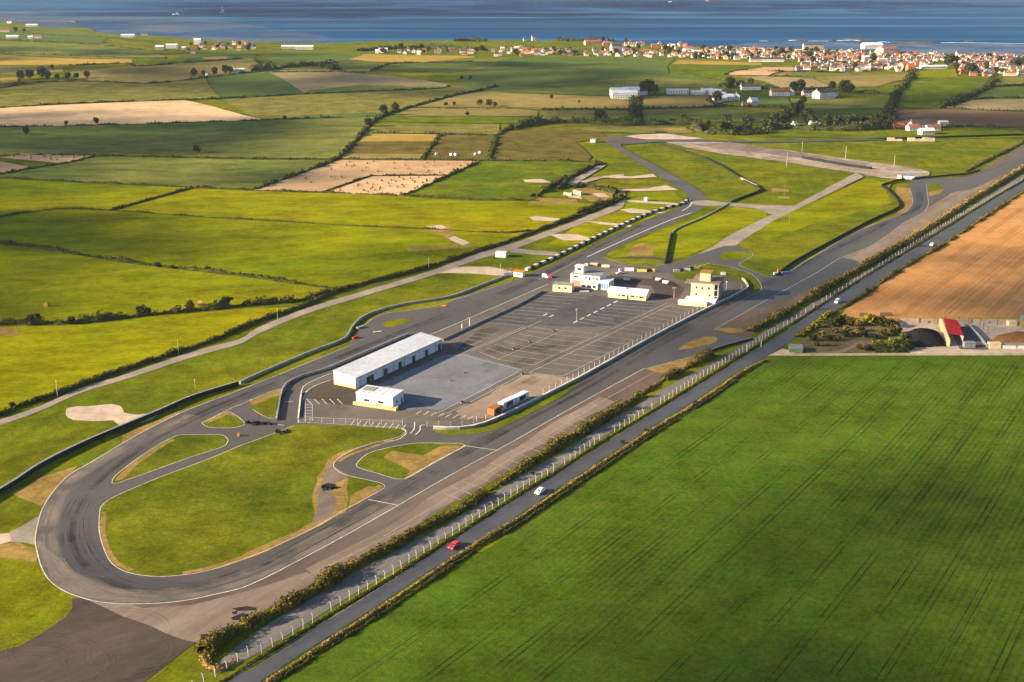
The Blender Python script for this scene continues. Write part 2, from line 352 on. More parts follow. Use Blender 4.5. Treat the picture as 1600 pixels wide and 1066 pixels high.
# sea with slicks, wind streaks and a fine chop
def sea_mat():
    m = bpy.data.materials.new('sea_water'); m.use_nodes = True; nt = m.node_tree; L = nt.links
    b = nt.nodes['Principled BSDF']; b.inputs['IOR'].default_value = 1.33; b.inputs['Specular IOR Level'].default_value = .0
    g = _n(nt, 'ShaderNodeNewGeometry')
    def nz(sx, sy, sc, det, rz=0, rgh=.55):
        mp = _n(nt, 'ShaderNodeMapping'); mp.inputs['Scale'].default_value = (sx, sy, 1); mp.inputs['Rotation'].default_value = (0, 0, R(rz)); L.new(g.outputs['Position'], mp.inputs[0])
        n = _n(nt, 'ShaderNodeTexNoise'); n.inputs['Scale'].default_value = sc; n.inputs['Detail'].default_value = det; n.inputs['Roughness'].default_value = rgh
        L.new(mp.outputs[0], n.inputs['Vector']); return n.outputs[0]
    def rg(i, a, b_, c, d):
        r = _n(nt, 'ShaderNodeMapRange'); r.inputs[1].default_value = a; r.inputs[2].default_value = b_; r.inputs[3].default_value = c; r.inputs[4].default_value = d; L.new(i, r.inputs[0]); return r.outputs[0]
    st = rg(nz(.0006, .0042, 1.0, 4, 3), .48, .70, 0, 1)
    big = rg(nz(.0004, .0012, 1.0, 2, -8), .35, .65, 0, 1)
    m1 = _n(nt, 'ShaderNodeMix'); m1.data_type = 'RGBA'; m1.inputs[6].default_value = (.007, .036, .105, 1); m1.inputs[7].default_value = (.010, .064, .175, 1); L.new(big, m1.inputs[0])
    m2 = _n(nt, 'ShaderNodeMix'); m2.data_type = 'RGBA'; m2.inputs[7].default_value = (.040, .115, .22, 1); L.new(st, m2.inputs[0]); L.new(m1.outputs[2], m2.inputs[6])
    L.new(m2.outputs[2], b.inputs['Base Color'])
    L.new(rg(st, 0, 1, .42, .22), b.inputs['Roughness'])
    wv = nz(.05, .14, 1.0, 6, 5, .7)
    bp = _n(nt, 'ShaderNodeBump'); bp.inputs['Distance'].default_value = 1.6; L.new(rg(st, 0, 1, .8, .3), bp.inputs['Strength']); L.new(wv, bp.inputs['Height'])
    L.new(bp.outputs[0], b.inputs['Normal'])
    return m
SEA = sea_mat()
struct(mesh('sea', [(-29000, 900, -3), (29000, 900, -3), (29000, 29000, -3), (-29000, 29000, -3)], [(0, 1, 2, 3)], SEA))
def shallow_glint(px, m, z):  # pale sheets: shallows on the right, painted sun glint on the left
    ring = jag([_flat(*p, -3) for p in px], 12, 30); o = mesh('shallow_glint_water', [(a, b, z) for a, b in ring], [tuple(range(len(ring)))], m); struct(o)
SHAL = skid_mat('shallow_glint_water', (.10, .15, .245), .25, .85, .006); SHAL.node_tree.nodes['Principled BSDF'].inputs['Specular IOR Level'].default_value = 0
GLINTG = skid_mat('painted_glint_grey', (.12, .145, .205), .0, .55, .004); GLINTG.node_tree.nodes['Principled BSDF'].inputs['Specular IOR Level'].default_value = 0
shallow_glint([(1120, 73), (1170, 67), (1240, 65.5), (1400, 68), (1500, 68.5), (1700, 69), (1900, 100), (1600, 92), (1400, 88), (1250, 80)], SHAL, -2.96)
shallow_glint([(-300, 20), (0, 18), (200, 24), (350, 33), (450, 48), (520, 58), (500, 66), (400, 72), (200, 70), (-300, 50)], GLINTG, -2.975)  # lilac sun glint of the left sea put into the colour
# shore: beach, surf and reefs
def strip_along(name, px, width, m, z): return lines(name, [px], width, m, z, 3)
def sea_blob(name, px, m, z0, z1, rag=4):
    ring = jag([_flat(*p, -3) for p in px], rag, 8); n = len(ring)
    c = Vector((sum(a for a, b in ring)/n, sum(b for a, b in ring)/n, z1))
    v = [(a, b, z0) for a, b in ring] + [(c.x+(a-c.x)*.6, c.y+(b-c.y)*.6, z1*.8+random.uniform(-.3, .3)) for a, b in ring] + [tuple(c)]
    f = [(i, (i+1) % n, n+(i+1) % n, n+i) for i in range(n)] + [(n+i, n+(i+1) % n, 2*n) for i in range(n)]
    return struct(mesh(name, v, f, m))
for px in [[(1390, 66), (1468, 65.2), (1470, 67.6), (1440, 68.4), (1395, 67.8)], [(1244, 62.5), (1260, 62), (1262, 64), (1246, 64)], [(1296, 62.5), (1304, 62), (1306, 63.6), (1297, 63.8)],
           [(1310, 60.6), (1372, 61.6), (1374, 63.2), (1345, 63.6), (1315, 62.4)], [(1394, 66), (1402, 66), (1402, 67), (1394, 67)], [(1505, 64.8), (1523, 64.6), (1523, 65.4), (1506, 65.6)]]:
    sea_blob('reef', px, ROCK, -4, -1.2, 2)
v = []; f = []
for px in [[(1232, 63.5), (1243, 62.8)], [(1262, 64.2), (1294, 64.4)], [(1306, 64.1), (1330, 62.9), (1343, 64)], [(1374, 65), (1390, 66.4)], [(1470, 67.2), (1492, 66.8), (1600, 68.2)], [(1186, 64), (1199, 64.3)], [(-100, 38.5), (0, 38), (60, 44.5), (140, 46)],
           [(160, 55), (260, 60), (310, 66.5)]]:
    pts = [Vector((*_flat(*p, -3), 0)) for p in cat_rom(px, False, 4)]
    A = offset_line(pts, 5); B = offset_line(pts, -5)
    for i in range(len(pts)-1):
        k = len(v); ww = .3 + .7*abs(math.sin(i*1.7))
        for q in (A[i], A[i+1], pts[i+1]*(1-ww)+B[i+1]*ww, pts[i]*(1-ww)+B[i]*ww): v.append((q.x, q.y, -2.93))
        f.append((k, k+1, k+2, k+3))
struct(mesh('surf', v, f, FOAM))
strip_along('beach', [(1150, 74.2), (1300, 79.5), (1400, 83), (1500, 85.5), (1600, 87), (1800, 94)], 26, SAND, .1)
# ---------------------------------------------------------------- fields
ZF = .10
def field(px, m, z=ZF, rag=1.0, smooth=0): return sheet('field', px, m, z, smooth, rag, 25)
B = -120
field([(B, 204), (0, 199), (410, 189), (592, 182), (560, 212), (527, 248), (150, 243), (B, 243)], G_GREEN)
field([(B, 141), (0, 139), (60, 130), (150, 128), (230, 131), (320, 122), (345, 153), (290, 157), (0, 168), (B, 170)], G_OLIVE)
field([(B, 171), (0, 169), (120, 163), (290, 157), (335, 167), (380, 180), (412, 187), (300, 192), (0, 199), (B, 202)], G_STUB, .14)
field([(140, 126), (100, 115), (200, 104), (395, 91), (417, 112), (330, 121), (230, 130)], G_TAN)
field([(B, 84), (0, 86), (205, 93), (208, 98), (100, 101), (B, 101)], G_GOLD)
field([(B, 104), (0, 104), (96, 105), (100, 112), (30, 117), (B, 118)], G_TAN)
field([(0, 122), (28, 122), (28, 128), (0, 131)], G_GOLD, .14)
field([(345, 152), (323, 122), (400, 113), (425, 115), (450, 128), (474, 145)], G_DEEP)
field([(420, 114), (470, 112), (530, 113), (600, 118), (660, 125), (702, 132), (690, 138), (560, 143), (476, 146), (450, 128)], G_BEIGE, rag=.5)
field([(476, 146), (480, 142), (560, 133), (690, 135), (700, 136), (660, 140), (560, 144)], G_DEEP, .13, .5)
field([(347, 155), (475, 148), (692, 139), (705, 134), (770, 137), (712, 149), (650, 165), (590, 181), (400, 189), (385, 178)], G_OLIVE)
field([(400, 196), (470, 180), (590, 176), (600, 178), (592, 182), (412, 190)], G_DEEP, .13)
field([(34, 240), (145, 243), (118, 252), (90, 255), (2, 247)], G_STUB2, .14)
field([(-60, 252), (0, 253), (46, 261), (20, 268), (B, 282)], G_STUB2, .14)
field([(B, 287), (0, 275), (90, 257), (150, 246), (400, 250), (526, 251), (486, 266), (401, 296), (290, 291), (125, 284), (0, 277)], G_GREEN)
field([(B, 280), (0, 280), (125, 286), (296, 293), (178, 328), (84, 326), (0, 339), (B, 352)], G_BRIGHT2)
field([(302, 295), (400, 299), (575, 304), (740, 314), (850, 314), (942, 320), (925, 331), (850, 358), (797, 364), (662, 357), (400, 343), (325, 339), (182, 329)], G_BRIGHT)
field([(B, 357), (0, 341), (84, 328), (176, 330), (325, 341), (400, 345), (550, 354), (662, 359), (797, 366), (868, 352), (800, 376), (700, 407), (541, 451), (512, 448), (400, 432), (325, 424), (215, 411), (125, 397), (0, 380), (B, 370)], G_BRIGHT2)
field([(B, 376), (0, 383), (125, 400), (215, 414), (325, 427), (400, 436), (512, 452), (500, 464), (462, 472), (400, 477), (350, 482), (262, 490), (187, 497), (100, 507), (0, 507), (B, 506)], G_BRIGHT)
field([(B, 514), (0, 510), (100, 510), (187, 500), (262, 493), (350, 485), (400, 481), (470, 480), (400, 503), (325, 534), (250, 559), (175, 584), (82, 618), (0, 648), (B, 690)], G_BRIGHT)
field([(397, 297), (485, 264), (529, 250), (640, 251), (748, 252), (725, 264), (703, 273), (575, 275), (503, 299)], G_STUB2, .14)
field([(507, 302), (583, 276), (700, 275), (628, 306)], G_STUB, .14)
field([(636, 308), (715, 272), (752, 252), (905, 253), (920, 262), (862, 291), (835, 311), (740, 311)], G_LUSH)
field([(530, 248), (562, 221), (569, 209), (686, 210), (660, 249)], G_BROWN)
field([(562, 221), (569, 209), (684, 210), (678, 221)], G_GOLD, .14)
field([(535, 248), (552, 240), (664, 241), (660, 249)], G_TAN, .14)
field([(664, 249), (690, 211), (775, 212), (762, 250)], G_BROWN)
field([(770, 250), (782, 211), (840, 201), (938, 206), (950, 216), (900, 222), (925, 245), (920, 252)], G_BROWN)
field([(570, 208), (585, 194), (780, 194), (782, 206), (776, 210), (690, 208)], G_OLIVE)
field([(590, 190), (612, 183), (840, 183), (860, 192), (780, 193)], G_LUSH)
field([(615, 181), (642, 169), (800, 169), (840, 174), (840, 182)], G_TAN)
field([(650, 167), (716, 149), (770, 142), (800, 146), (955, 151), (985, 160), (985, 170), (800, 168)], G_TAN)
field([(842, 174), (985, 171), (985, 192), (845, 192)], G_OLIVE)
field([(705, 131), (720, 121), (750, 100), (800, 90), (900, 89), (1055, 91), (1042, 103), (1045, 116), (1120, 125), (1190, 136), (1200, 142), (1105, 148), (955, 150), (800, 145), (735, 138)], G_DEEP)
field([(822, 113), (900, 114), (930, 101), (960, 92), (800, 91), (770, 105)], G_DEEP, .14)
field([(800, 137), (900, 129), (1000, 120), (1120, 127), (1180, 136), (1100, 147), (955, 149), (820, 142)], G_GREEN, .14)
field([(543, 93), (572, 85), (740, 88), (745, 90), (700, 94), (660, 98), (590, 97)], G_GOLD, .14)
field([(590, 101), (660, 99), (745, 91), (800, 90), (770, 102), (720, 112), (700, 113), (600, 110)], G_GREEN)
field([(725, 112), (755, 103), (775, 98), (778, 100), (750, 108), (722, 114)], G_TAN, .16, .3)
field([(400, 96), (440, 80), (545, 84), (570, 86), (540, 95), (470, 100)], G_DEEP)
field([(400, 114), (400, 98), (470, 101), (545, 96), (590, 99), (585, 112)], G_GREEN)
field([(30, 66), (170, 69), (240, 80), (260, 90), (205, 92), (0, 84), (B, 82), (B, 66)], G_GREEN)
field([(270, 91), (360, 82), (400, 84), (400, 90), (320, 96)], G_DEEP)
field([(317, 90), (355, 88), (354, 92), (318, 93)], G_GOLD, .16, .3)
field([(B, 45), (60, 46), (140, 50), (170, 60), (160, 68), (30, 64), (B, 62)], G_DEEP)
field([(1045, 104), (1060, 94), (1110, 95), (1200, 99), (1210, 103), (1160, 109), (1132, 116), (1140, 121), (1090, 122), (1050, 117)], G_LUSH)
field([(1050, 100), (1060, 94), (1190, 98), (1190, 102), (1100, 101)], G_GOLD, .14)
field([(1133, 117), (1150, 110), (1195, 105), (1240, 105), (1240, 111), (1200, 118)], G_STUB2, .14)
field([(1205, 119), (1240, 112), (1262, 113), (1425, 113), (1422, 122), (1370, 137), (1300, 134), (1275, 124)], G_OLIVE)
field([(1290, 121), (1425, 116), (1418, 124), (1370, 134), (1310, 132)], G_TAN, .14)
field([(1152, 120), (1200, 119), (1272, 124), (1300, 136), (1220, 137), (1195, 127)], G_BEIGE, .16, .5)
field([(1235, 153), (1384, 156), (1384, 170), (1240, 170)], G_GREEN)
field([(1235, 171), (1384, 172), (1378, 186), (1250, 190)], G_DEEP)
field([(1418, 124), (1438, 111), (1495, 108), (1497, 120), (1640, 121), (1640, 134), (1540, 135), (1482, 165), (1470, 169), (1402, 169), (1396, 150)], G_LUSH)
field([(1438, 111), (1495, 108), (1497, 121), (1432, 121)], G_BRIGHT2, .14)
field([(1552, 121), (1640, 121), (1640, 133), (1545, 133)], G_OLIVE, .14)
field([(1542, 137), (1700, 137), (1700, 153), (1526, 153)], G_DEEP)
field([(1482, 168), (1521, 156), (1700, 155), (1700, 175), (1495, 171)], G_BEIGE)
field([(1396, 172), (1480, 171), (1700, 178), (1700, 200), (1392, 194)], G_SOIL)
field([(1005, 152), (1105, 148), (1112, 158), (1118, 167), (1005, 169)], G_TAN)
field([(1005, 171), (1120, 169), (1200, 175), (1200, 190), (1100, 192), (1005, 190)], G_GREEN)
field([(1200, 150), (1230, 150), (1236, 165), (1190, 166), (1130, 160), (1120, 146)], G_DEEP)
field([(880, 200), (950, 197), (1070, 199), (1085, 208), (1000, 208), (938, 206)], G_OLIVE)
field([(1200, 206), (1400, 212), (1640, 206), (1610, 215), (1400, 218), (1200, 213)], G_LUSH)
for px in [[(850, 386), (905, 352), (975, 328), (985, 300), (1050, 300), (1070, 318), (1000, 345), (900, 386)], [(962, 402), (1000, 378), (1090, 338), (1150, 324), (1200, 330), (1195, 340), (1110, 384), (1060, 404)], [(1150, 362), (1262, 323), (1350, 279), (1398, 286), (1382, 300), (1395, 318), (1270, 350), (1200, 375)]]:
    field(px, G_BRIGHT2, .025, 3.0)  # sunlit grass of the upper infield painted as brighter sheets
# ------- near fields on the right
CROP = [(250, 1180), (440, 1066), (600, 962), (700, 897), (800, 835), (900, 769), (1000, 697), (1090, 632), (1190, 568), (1238, 556), (1600, 556), (2300, 556), (2900, 1400), (250, 1400)]
field(CROP, G_CROP, .04, .4)
field([(1306, 502), (1322, 483), (1345, 467), (1405, 423), (1475, 381), (1535, 340), (1600, 298), (1750, 205), (2400, 205), (2400, 502)], G_WHEAT, .04, .3)
field([(1308, 502), (1306, 497), (1600, 496), (2000, 496), (2000, 502)], G_GOLD, .07, .3)
v = []; f = []
for px in [[(1407, 493), (1440, 468), (1530, 405), (1640, 330)], [(1475, 489), (1510, 458), (1600, 383), (1660, 335)], [(1481, 492), (1516, 461), (1606, 386), (1666, 338)], [(1540, 492), (1600, 433), (1700, 340)], [(1548, 493), (1608, 435), (1708, 340)], [(1413, 493), (1446, 469)]]:
    ribbon_geo(ground_line(px), .8, .055, v, f)
struct(mesh('tyre_tracks', v, f, mat('trampled_straw', (.22, .13, .05), (.27, .16, .06), .3)))
# ---------------------------------------------------------------- airfield
sheet('runway_concrete', [(118, 922), (118, 938), (150, 950), (190, 968), (240, 985), (300, 1004), (335, 1003), (372, 975), (440, 938), (520, 898), (600, 852), (690, 798), (770, 752), (850, 702), (950, 642),
      (1040, 592), (1100, 557), (1175, 523), (1225, 490), (1287, 450), (1340, 420), (1412, 378), (1475, 337), (1525, 303), (1600, 258), (1660, 222), (1700, 190), (1640, 196), (1600, 225), (1540, 262), (1512, 276),
      (1430, 286), (1425, 335), (1300, 395), (1200, 445), (1100, 520), (900, 625), (700, 740), (500, 850), (300, 920)], CONC_D, .03)
sheet('runway_concrete', [(125, 925), (150, 946), (190, 965), (240, 982), (300, 1004), (335, 1003), (372, 975), (440, 938), (500, 905), (480, 895), (380, 925), (300, 945), (225, 950)], CONC, .035, 0, .8, 8)
sheet('runway_concrete', [(600, 848), (700, 788), (800, 722), (900, 662), (960, 628), (935, 622), (900, 640), (800, 702), (700, 762), (560, 850), (480, 890), (500, 905)], CONC, .035, 0, 1.2, 8)
sheet('runway_concrete', [(1320, 425), (1412, 374), (1475, 334), (1525, 300), (1600, 255), (1590, 248), (1500, 295), (1460, 318), (1400, 350), (1340, 385), (1290, 420)], CONC, .035, 0, 1.5, 8)
HAIR = [(545, 541), (400, 600), (295, 640), (235, 669), (190, 694), (140, 724), (110, 741), (85, 766), (67, 794), (59, 820), (55, 845), (59, 867), (65, 887), (77, 907), (97, 922), (120, 932), (150, 940), (187, 944),
        (225, 944), (262, 942), (300, 937), (337, 929), (375, 920), (400, 910), (425, 898), (450, 885), (525, 845), (605, 800), (700, 745), (800, 691), (900, 634), (1007, 576)]
hair_s = cat_rom(HAIR, False, 4)
LEFT_EDGE = [(550, 530), (560, 517), (570, 507), (595, 492), (650, 484), (687, 480), (712, 467), (750, 454), (800, 439), (825, 430), (910, 392), (1010, 344), (1050, 329), (1070, 319), (1077, 312), (1072, 302),
             (1060, 293), (1025, 272), (1005, 258), (975, 240), (950, 224), (937, 218)]
RIGHT_DOWN = [(955, 213), (975, 214), (990, 220), (972, 225), (977, 233), (1040, 267), (1095, 299), (1104, 312), (1102, 322), (1087, 332), (1050, 350), (985, 377), (942, 402), (975, 412), (1012, 417), (1050, 411),
              (1070, 406), (1112, 386), (1132, 374), (1150, 384), (1172, 392), (1177, 397), (1170, 404), (1158, 411), (1157, 415), (1175, 423), (1200, 433), (1220, 433), (1235, 427), (1250, 414), (1275, 399), (1325, 369),
              (1375, 347), (1410, 334), (1422, 324), (1426, 312), (1421, 294), (1425, 282), (1462, 279), (1512, 276), (1562, 262), (1600, 240), (1660, 203), (1685, 203), (1600, 256), (1525, 293), (1500, 298), (1475, 305), (1458, 315),
              (1440, 334), (1415, 347), (1362, 384), (1312, 404), (1275, 427), (1200, 468), (1115, 516), (1118, 522), (1150, 524), (1168, 527), (1168, 532), (1105, 551)]
track_px = cat_rom(LEFT_EDGE, False, 3) + cat_rom(RIGHT_DOWN, False, 3) + hair_s[::-1]
sheet('race_track', track_px, ASPH, .06)
sheet('taxiway', [(937, 218), (960, 213), (1040, 208), (1062, 210), (1110, 218), (1140, 221), (1100, 221), (1040, 221), (972, 226)], CONC_D, .065, 2)
sheet('taxiway', [(975, 213), (1005, 210), (1040, 209), (1100, 217), (1080, 218), (1010, 218)], CONC_L, .09, 0, 1.2)
sheet('taxiway', [(960, 222), (1020, 220.5), (1060, 218.5), (1100, 218.5), (1137, 219.5), (1200, 220.5), (1340, 217), (1600, 209), (1600, 212), (1340, 220), (1200, 223), (1130, 222), (1040, 222), (965, 225)], ASPH_D, .10)
sheet('taxiway', [(1037, 221.5), (1137, 222.5), (1200, 231), (1300, 245), (1425, 262), (1452, 268), (1452, 274), (1412, 280), (1380, 278), (1337, 270), (1300, 265), (1200, 250), (1125, 240), (1070, 230)], RUNP, .07, 0, 1.5)
sheet('taxiway', [(1140, 222), (1200, 231), (1300, 247), (1360, 258), (1330, 260), (1280, 251), (1200, 241), (1150, 235), (1080, 226)], CONC, .10, 0, 2)
sheet('taxiway', [(1350, 276), (1337, 270), (1242, 321), (1200, 338), (1150, 362), (1112, 386), (1090, 398), (1130, 385), (1150, 384), (1160, 376), (1207, 346), (1262, 319)], TRACKW, .075, 0, .3)
sheet('taxiway', [(1060, 316), (1104, 313), (1150, 318), (1200, 321), (1245, 322), (1225, 332), (1205, 335), (1180, 326), (1130, 321), (1100, 322)], TRACKW, .08, 0, .3)
sheet('apron', [(466, 661), (466, 640), (471, 610), (480, 600), (512, 585), (600, 541), (670, 527), (800, 470), (856, 444), (888, 421), (940, 405), (1000, 420), (1052, 430), (1110, 440), (1162, 440), (1164, 456),
      (1012, 532), (800, 644), (750, 664), (712, 670), (677, 669), (627, 668), (490, 665)], APRON, .085)
sheet('apron', [(560, 612), (600, 598), (690, 556), (728, 553), (818, 578), (715, 632), (690, 640), (640, 640), (600, 632)], APRON_B, .11, 0, .2, 4)
sheet('apron', [(744, 505), (850, 457), (880, 458), (940, 462), (1030, 475), (958, 510), (900, 511), (800, 507)], APRON_D, .11, 0, .3, 4)
sheet('apron', [(716, 642), (820, 586), (846, 585), (895, 592), (812, 636), (770, 652), (720, 655)], APRON_P, .115, 0, 1, 4)
sheet('apron', [(473, 610), (516, 594), (560, 612), (556, 634), (520, 632), (478, 622)], ASPH_OLD, .112, 0, .4)
sheet('apron', [(716, 543), (750, 515), (770, 512), (780, 516), (740, 536), (715, 548)], ASPH_OLD, .112, 0, .3)
sheet('apron', [(890, 440), (960, 430), (1050, 440), (1070, 452), (1060, 466), (1025, 466), (1018, 447), (958, 442), (900, 452)], ASPH_OLD, .112, 0, .3)
# darker resurfaced places on the track
sheet('track_patch', [(1200, 433), (1225, 428), (1262, 405), (1300, 402), (1332, 406), (1342, 412), (1325, 424), (1262, 452), (1200, 478), (1150, 480), (1090, 482), (1160, 458), (1192, 450), (1188, 438)], ASPH_D, .072, 2)
sheet('track_patch', [(1425, 286), (1446, 286), (1449, 322), (1420, 342), (1330, 383), (1290, 405), (1262, 406), (1330, 374), (1410, 340), (1425, 318)], ASPH_D, .076, 0, .3)
sheet('track_patch', [(60, 838), (110, 836), (158, 850), (178, 885), (210, 902), (260, 905), (300, 912), (250, 926), (190, 918), (140, 905), (100, 880)], ASPH_D, .076, 2, .8)
sheet('track_patch', [(60, 850), (100, 882), (140, 908), (190, 922), (240, 930), (262, 938), (190, 942), (120, 929), (80, 905)], mat('tyre_dusted_asphalt', (.12, .108, .104), (.10, .09, .086), .05, (.075, .068, .068), .2, .6), .078, 2, .8)
sheet('track_patch', [(1040, 282), (1064, 283), (1078, 288), (1070, 291), (1052, 290)], ASPH_D, .076, 0, .3)
sheet('old_apron', [(B, 1040), (0, 1018), (30, 1010), (70, 987), (102, 965), (112, 950), (113, 936), (125, 933), (160, 948), (190, 963), (240, 980), (275, 998), (307, 1004), (290, 1015), (222, 1068), (150, 1140), (B, 1240)], ASPH_OLD, .045, 0, .25, 5)
sheet('farm_track', [(15, 831), (35, 822), (62, 805), (57, 852), (38, 848), (18, 847)], TRACKW, .042)
sheet('slab', [(-15, 836), (15, 833), (18, 846), (0, 851), (-15, 853)], CONC_L, .05)
sheet('taxiway', [(103, 638), (120, 635), (150, 634), (175, 631), (190, 634), (196, 645), (215, 648), (252, 644), (235, 656), (190, 669), (178, 657), (150, 658), (115, 657), (103, 650)], CONC_L, .05, 0, .5, 3)
# dry and worn ground
for px in [[(0, 851), (30, 848), (55, 857), (58, 880), (30, 874), (-20, 872)], [(17, 771), (60, 747), (120, 729), (108, 744), (85, 766), (66, 792)], [(190, 681), (260, 650), (297, 639), (250, 662), (190, 694)],
           [(1008, 577), (1060, 563), (1104, 552), (1088, 562), (1062, 578), (1046, 586)], [(1117, 514), (1132, 512), (1162, 514), (1162, 520), (1140, 521)],
           [(980, 400), (992, 382), (1005, 380), (1022, 388), (1021, 399)], [(1205, 294), (1232, 296), (1233, 301), (1206, 300)], [(1218, 307), (1233, 308), (1232, 310), (1215, 310)],
           [(490, 815), (489, 780), (497, 745), (512, 718), (535, 706), (575, 695), (540, 711), (524, 722), (520, 740), (545, 750), (540, 800), (500, 822), (470, 835), (400, 870), (330, 892), (400, 858), (460, 832)],
           [(545, 800), (590, 757), (600, 761), (587, 772), (545, 798)], [(1421, 294), (1402, 290), (1400, 300), (1408, 318), (1400, 336), (1418, 330), (1427, 314)], [(630, 388), (665, 386), (700, 385), (735, 383), (750, 387), (700, 389), (640, 393)],
           [(665, 355), (700, 352), (712, 368), (735, 382), (715, 380), (690, 368)], [(825, 318), (842, 309), (900, 312), (905, 318), (850, 320)], [(912, 290), (960, 300), (955, 312), (925, 316), (890, 300)],
           [(1012, 201), (1070, 200), (1085, 206), (1060, 205)], [(0, 512), (28, 514), (30, 524), (-10, 526)]]:
    sheet('dry_ground', px, DRY, .098 if px[0] in ((490, 815), (545, 800)) else .125 if px[0] in ((630, 388), (665, 355), (825, 318), (912, 290), (0, 512), (1012, 201)) else .055, 0, .6, 4)
sheet('gravel_path', [(513, 723), (528, 733), (545, 742), (535, 752), (520, 757), (524, 790), (515, 808), (486, 820), (498, 785), (497, 765), (508, 745)], CONC, .102, 0, .5, 2)
# pale bare spots
for px in [[(665, 354), (690, 352), (700, 356), (680, 360)], [(690, 368), (705, 367), (735, 380), (722, 384)], [(826, 340), (838, 338), (860, 340), (882, 343), (862, 346), (835, 345)], [(818, 281), (845, 280), (862, 285), (845, 286), (820, 285)],
           [(858, 367), (875, 366), (900, 366), (930, 374), (915, 376), (880, 376)], [(968, 328), (985, 326), (1005, 328), (1040, 333), (1020, 334), (985, 333)], [(914, 346), (930, 346), (988, 352), (985, 355), (940, 351)],
           [(940, 277), (960, 274), (985, 276), (1020, 272), (1027, 277), (990, 279), (965, 279)], [(960, 297), (1010, 295), (1040, 290), (1060, 297), (1010, 299), (962, 299)], [(975, 313), (1010, 314), (1068, 319), (1060, 321), (985, 316)],
           [(882, 304), (905, 305), (910, 311), (890, 309)], [(925, 303), (942, 302), (952, 308), (935, 308)]]:
    sheet('bare_patch', px, CONC_L, .135, 0, .5, 4)
for px in [[(363, 952), (385, 948), (400, 950), (398, 954), (372, 955)], [(362, 966), (380, 958), (393, 962), (388, 969), (365, 969)], [(363, 957), (371, 955), (370, 960), (364, 960)], [(314, 992), (345, 989), (352, 995), (335, 998), (330, 1003), (316, 1003)],
           [(504, 758), (512, 755), (524, 758), (522, 765), (506, 768)], [(388, 661), (398, 659), (417, 660), (418, 665), (396, 666)], [(433, 674), (450, 673), (455, 677), (438, 680)]]:
    sheet('tar_patch', px, STAIN, .12, 0, .35, 1)
# roads
def road(name, up, lo, m, z): return sheet(name, cat_rom(up, False, 3) + cat_rom(lo, False, 3)[::-1], m, z)
ROAD_UP = [(250, 1140), (350, 1068), (400, 1042), (525, 962), (612, 908), (700, 850), (775, 800), (860, 747), (960, 684), (1075, 612), (1187, 543), (1215, 527), (1285, 478), (1360, 430), (1435, 385), (1520, 333), (1597, 286), (1700, 220)]
ROAD_LO = [(320, 1140), (415, 1060), (585, 950), (700, 874), (800, 812), (870, 765), (1010, 673), (1082, 629), (1155, 580), (1200, 556), (1245, 527), (1292, 493), (1350, 458), (1400, 421), (1470, 381), (1535, 338), (1597, 297), (1715, 224)]
road('public_road', ROAD_UP, ROAD_LO, ROAD, .08)
road('service_road', [(335, 1040), (400, 988), (470, 945), (550, 897), (700, 818), (800, 752), (875, 708), (1025, 615), (1110, 568), (1175, 530), (1290, 462), (1412, 388), (1525, 318), (1600, 272), (1700, 208)],
     [(350, 1050), (411, 1016), (486, 970), (542, 935), (607, 896), (691, 842), (805, 768), (872, 730), (935, 687), (1050, 617), (1165, 545), (1290, 474), (1425, 388), (1530, 325), (1600, 281), (1700, 214)], TRACKG, .05)
road('farm_lane', [(-150, 700), (0, 656), (62, 635), (125, 607), (200, 584), (300, 550), (375, 530), (400, 514), (475, 483), (575, 453), (675, 423), (750, 395), (797, 382), (837, 368), (912, 340), (960, 320), (968, 313), (966, 300)],
     [(-150, 716), (0, 665), (62, 643), (125, 615), (200, 592), (300, 559), (375, 538), (400, 524), (475, 492), (575, 461), (675, 431), (750, 405), (797, 392), (837, 377), (912, 349), (966, 328), (976, 317), (976, 300)], TRACKW, .125)
sheet('farm_lane', [(700, 419), (725, 417), (765, 417), (800, 424), (800, 431), (775, 431), (740, 428), (700, 427), (680, 428)], CONC_L, .115, 0, .3)
sheet('farm_lane', [(800, 388), (830, 391), (875, 395), (873, 400), (830, 398), (795, 394)], TRACKW, .115)
sheet('farm_lane', [(905, 284), (930, 277), (960, 273), (975, 272), (975, 275), (940, 279), (915, 286)], TRACKW, .115)
sheet('farm_lane', [(962, 298), (972, 297), (978, 306), (976, 314), (966, 313), (968, 305)], TRACKW, .115)
sheet('farm_lane', [(885, 286), (915, 270), (935, 258), (948, 258), (925, 272), (905, 284), (898, 292)], TRACKW, .115)
sheet('access_road', [(960, 404), (985, 401), (1012, 401), (1050, 404), (1064, 406), (1050, 408), (1012, 405), (985, 404)], ASPH_OLD, .065)
sheet('scrub_ground', [(1256, 530), (1292, 500), (1310, 501), (1400, 503), (1410, 520), (1412, 552), (1240, 553), (1245, 540)], mat('scrub_ground', (.11, .085, .045), (.07, .068, .02), .06, (.17, .13, .08), .3, .6, grain=.35, mott=.3), .05, 0, 1)
sheet('garden_path', [(1280, 551), (1310, 548), (1330, 540), (1345, 534), (1358, 534), (1358, 540), (1340, 541), (1322, 550), (1290, 554)], CONC, .08, 2, .4)
sheet('yard', [(1200, 556), (1222, 545), (1240, 549), (1245, 556)], CONC_L, .09, 0, .3)
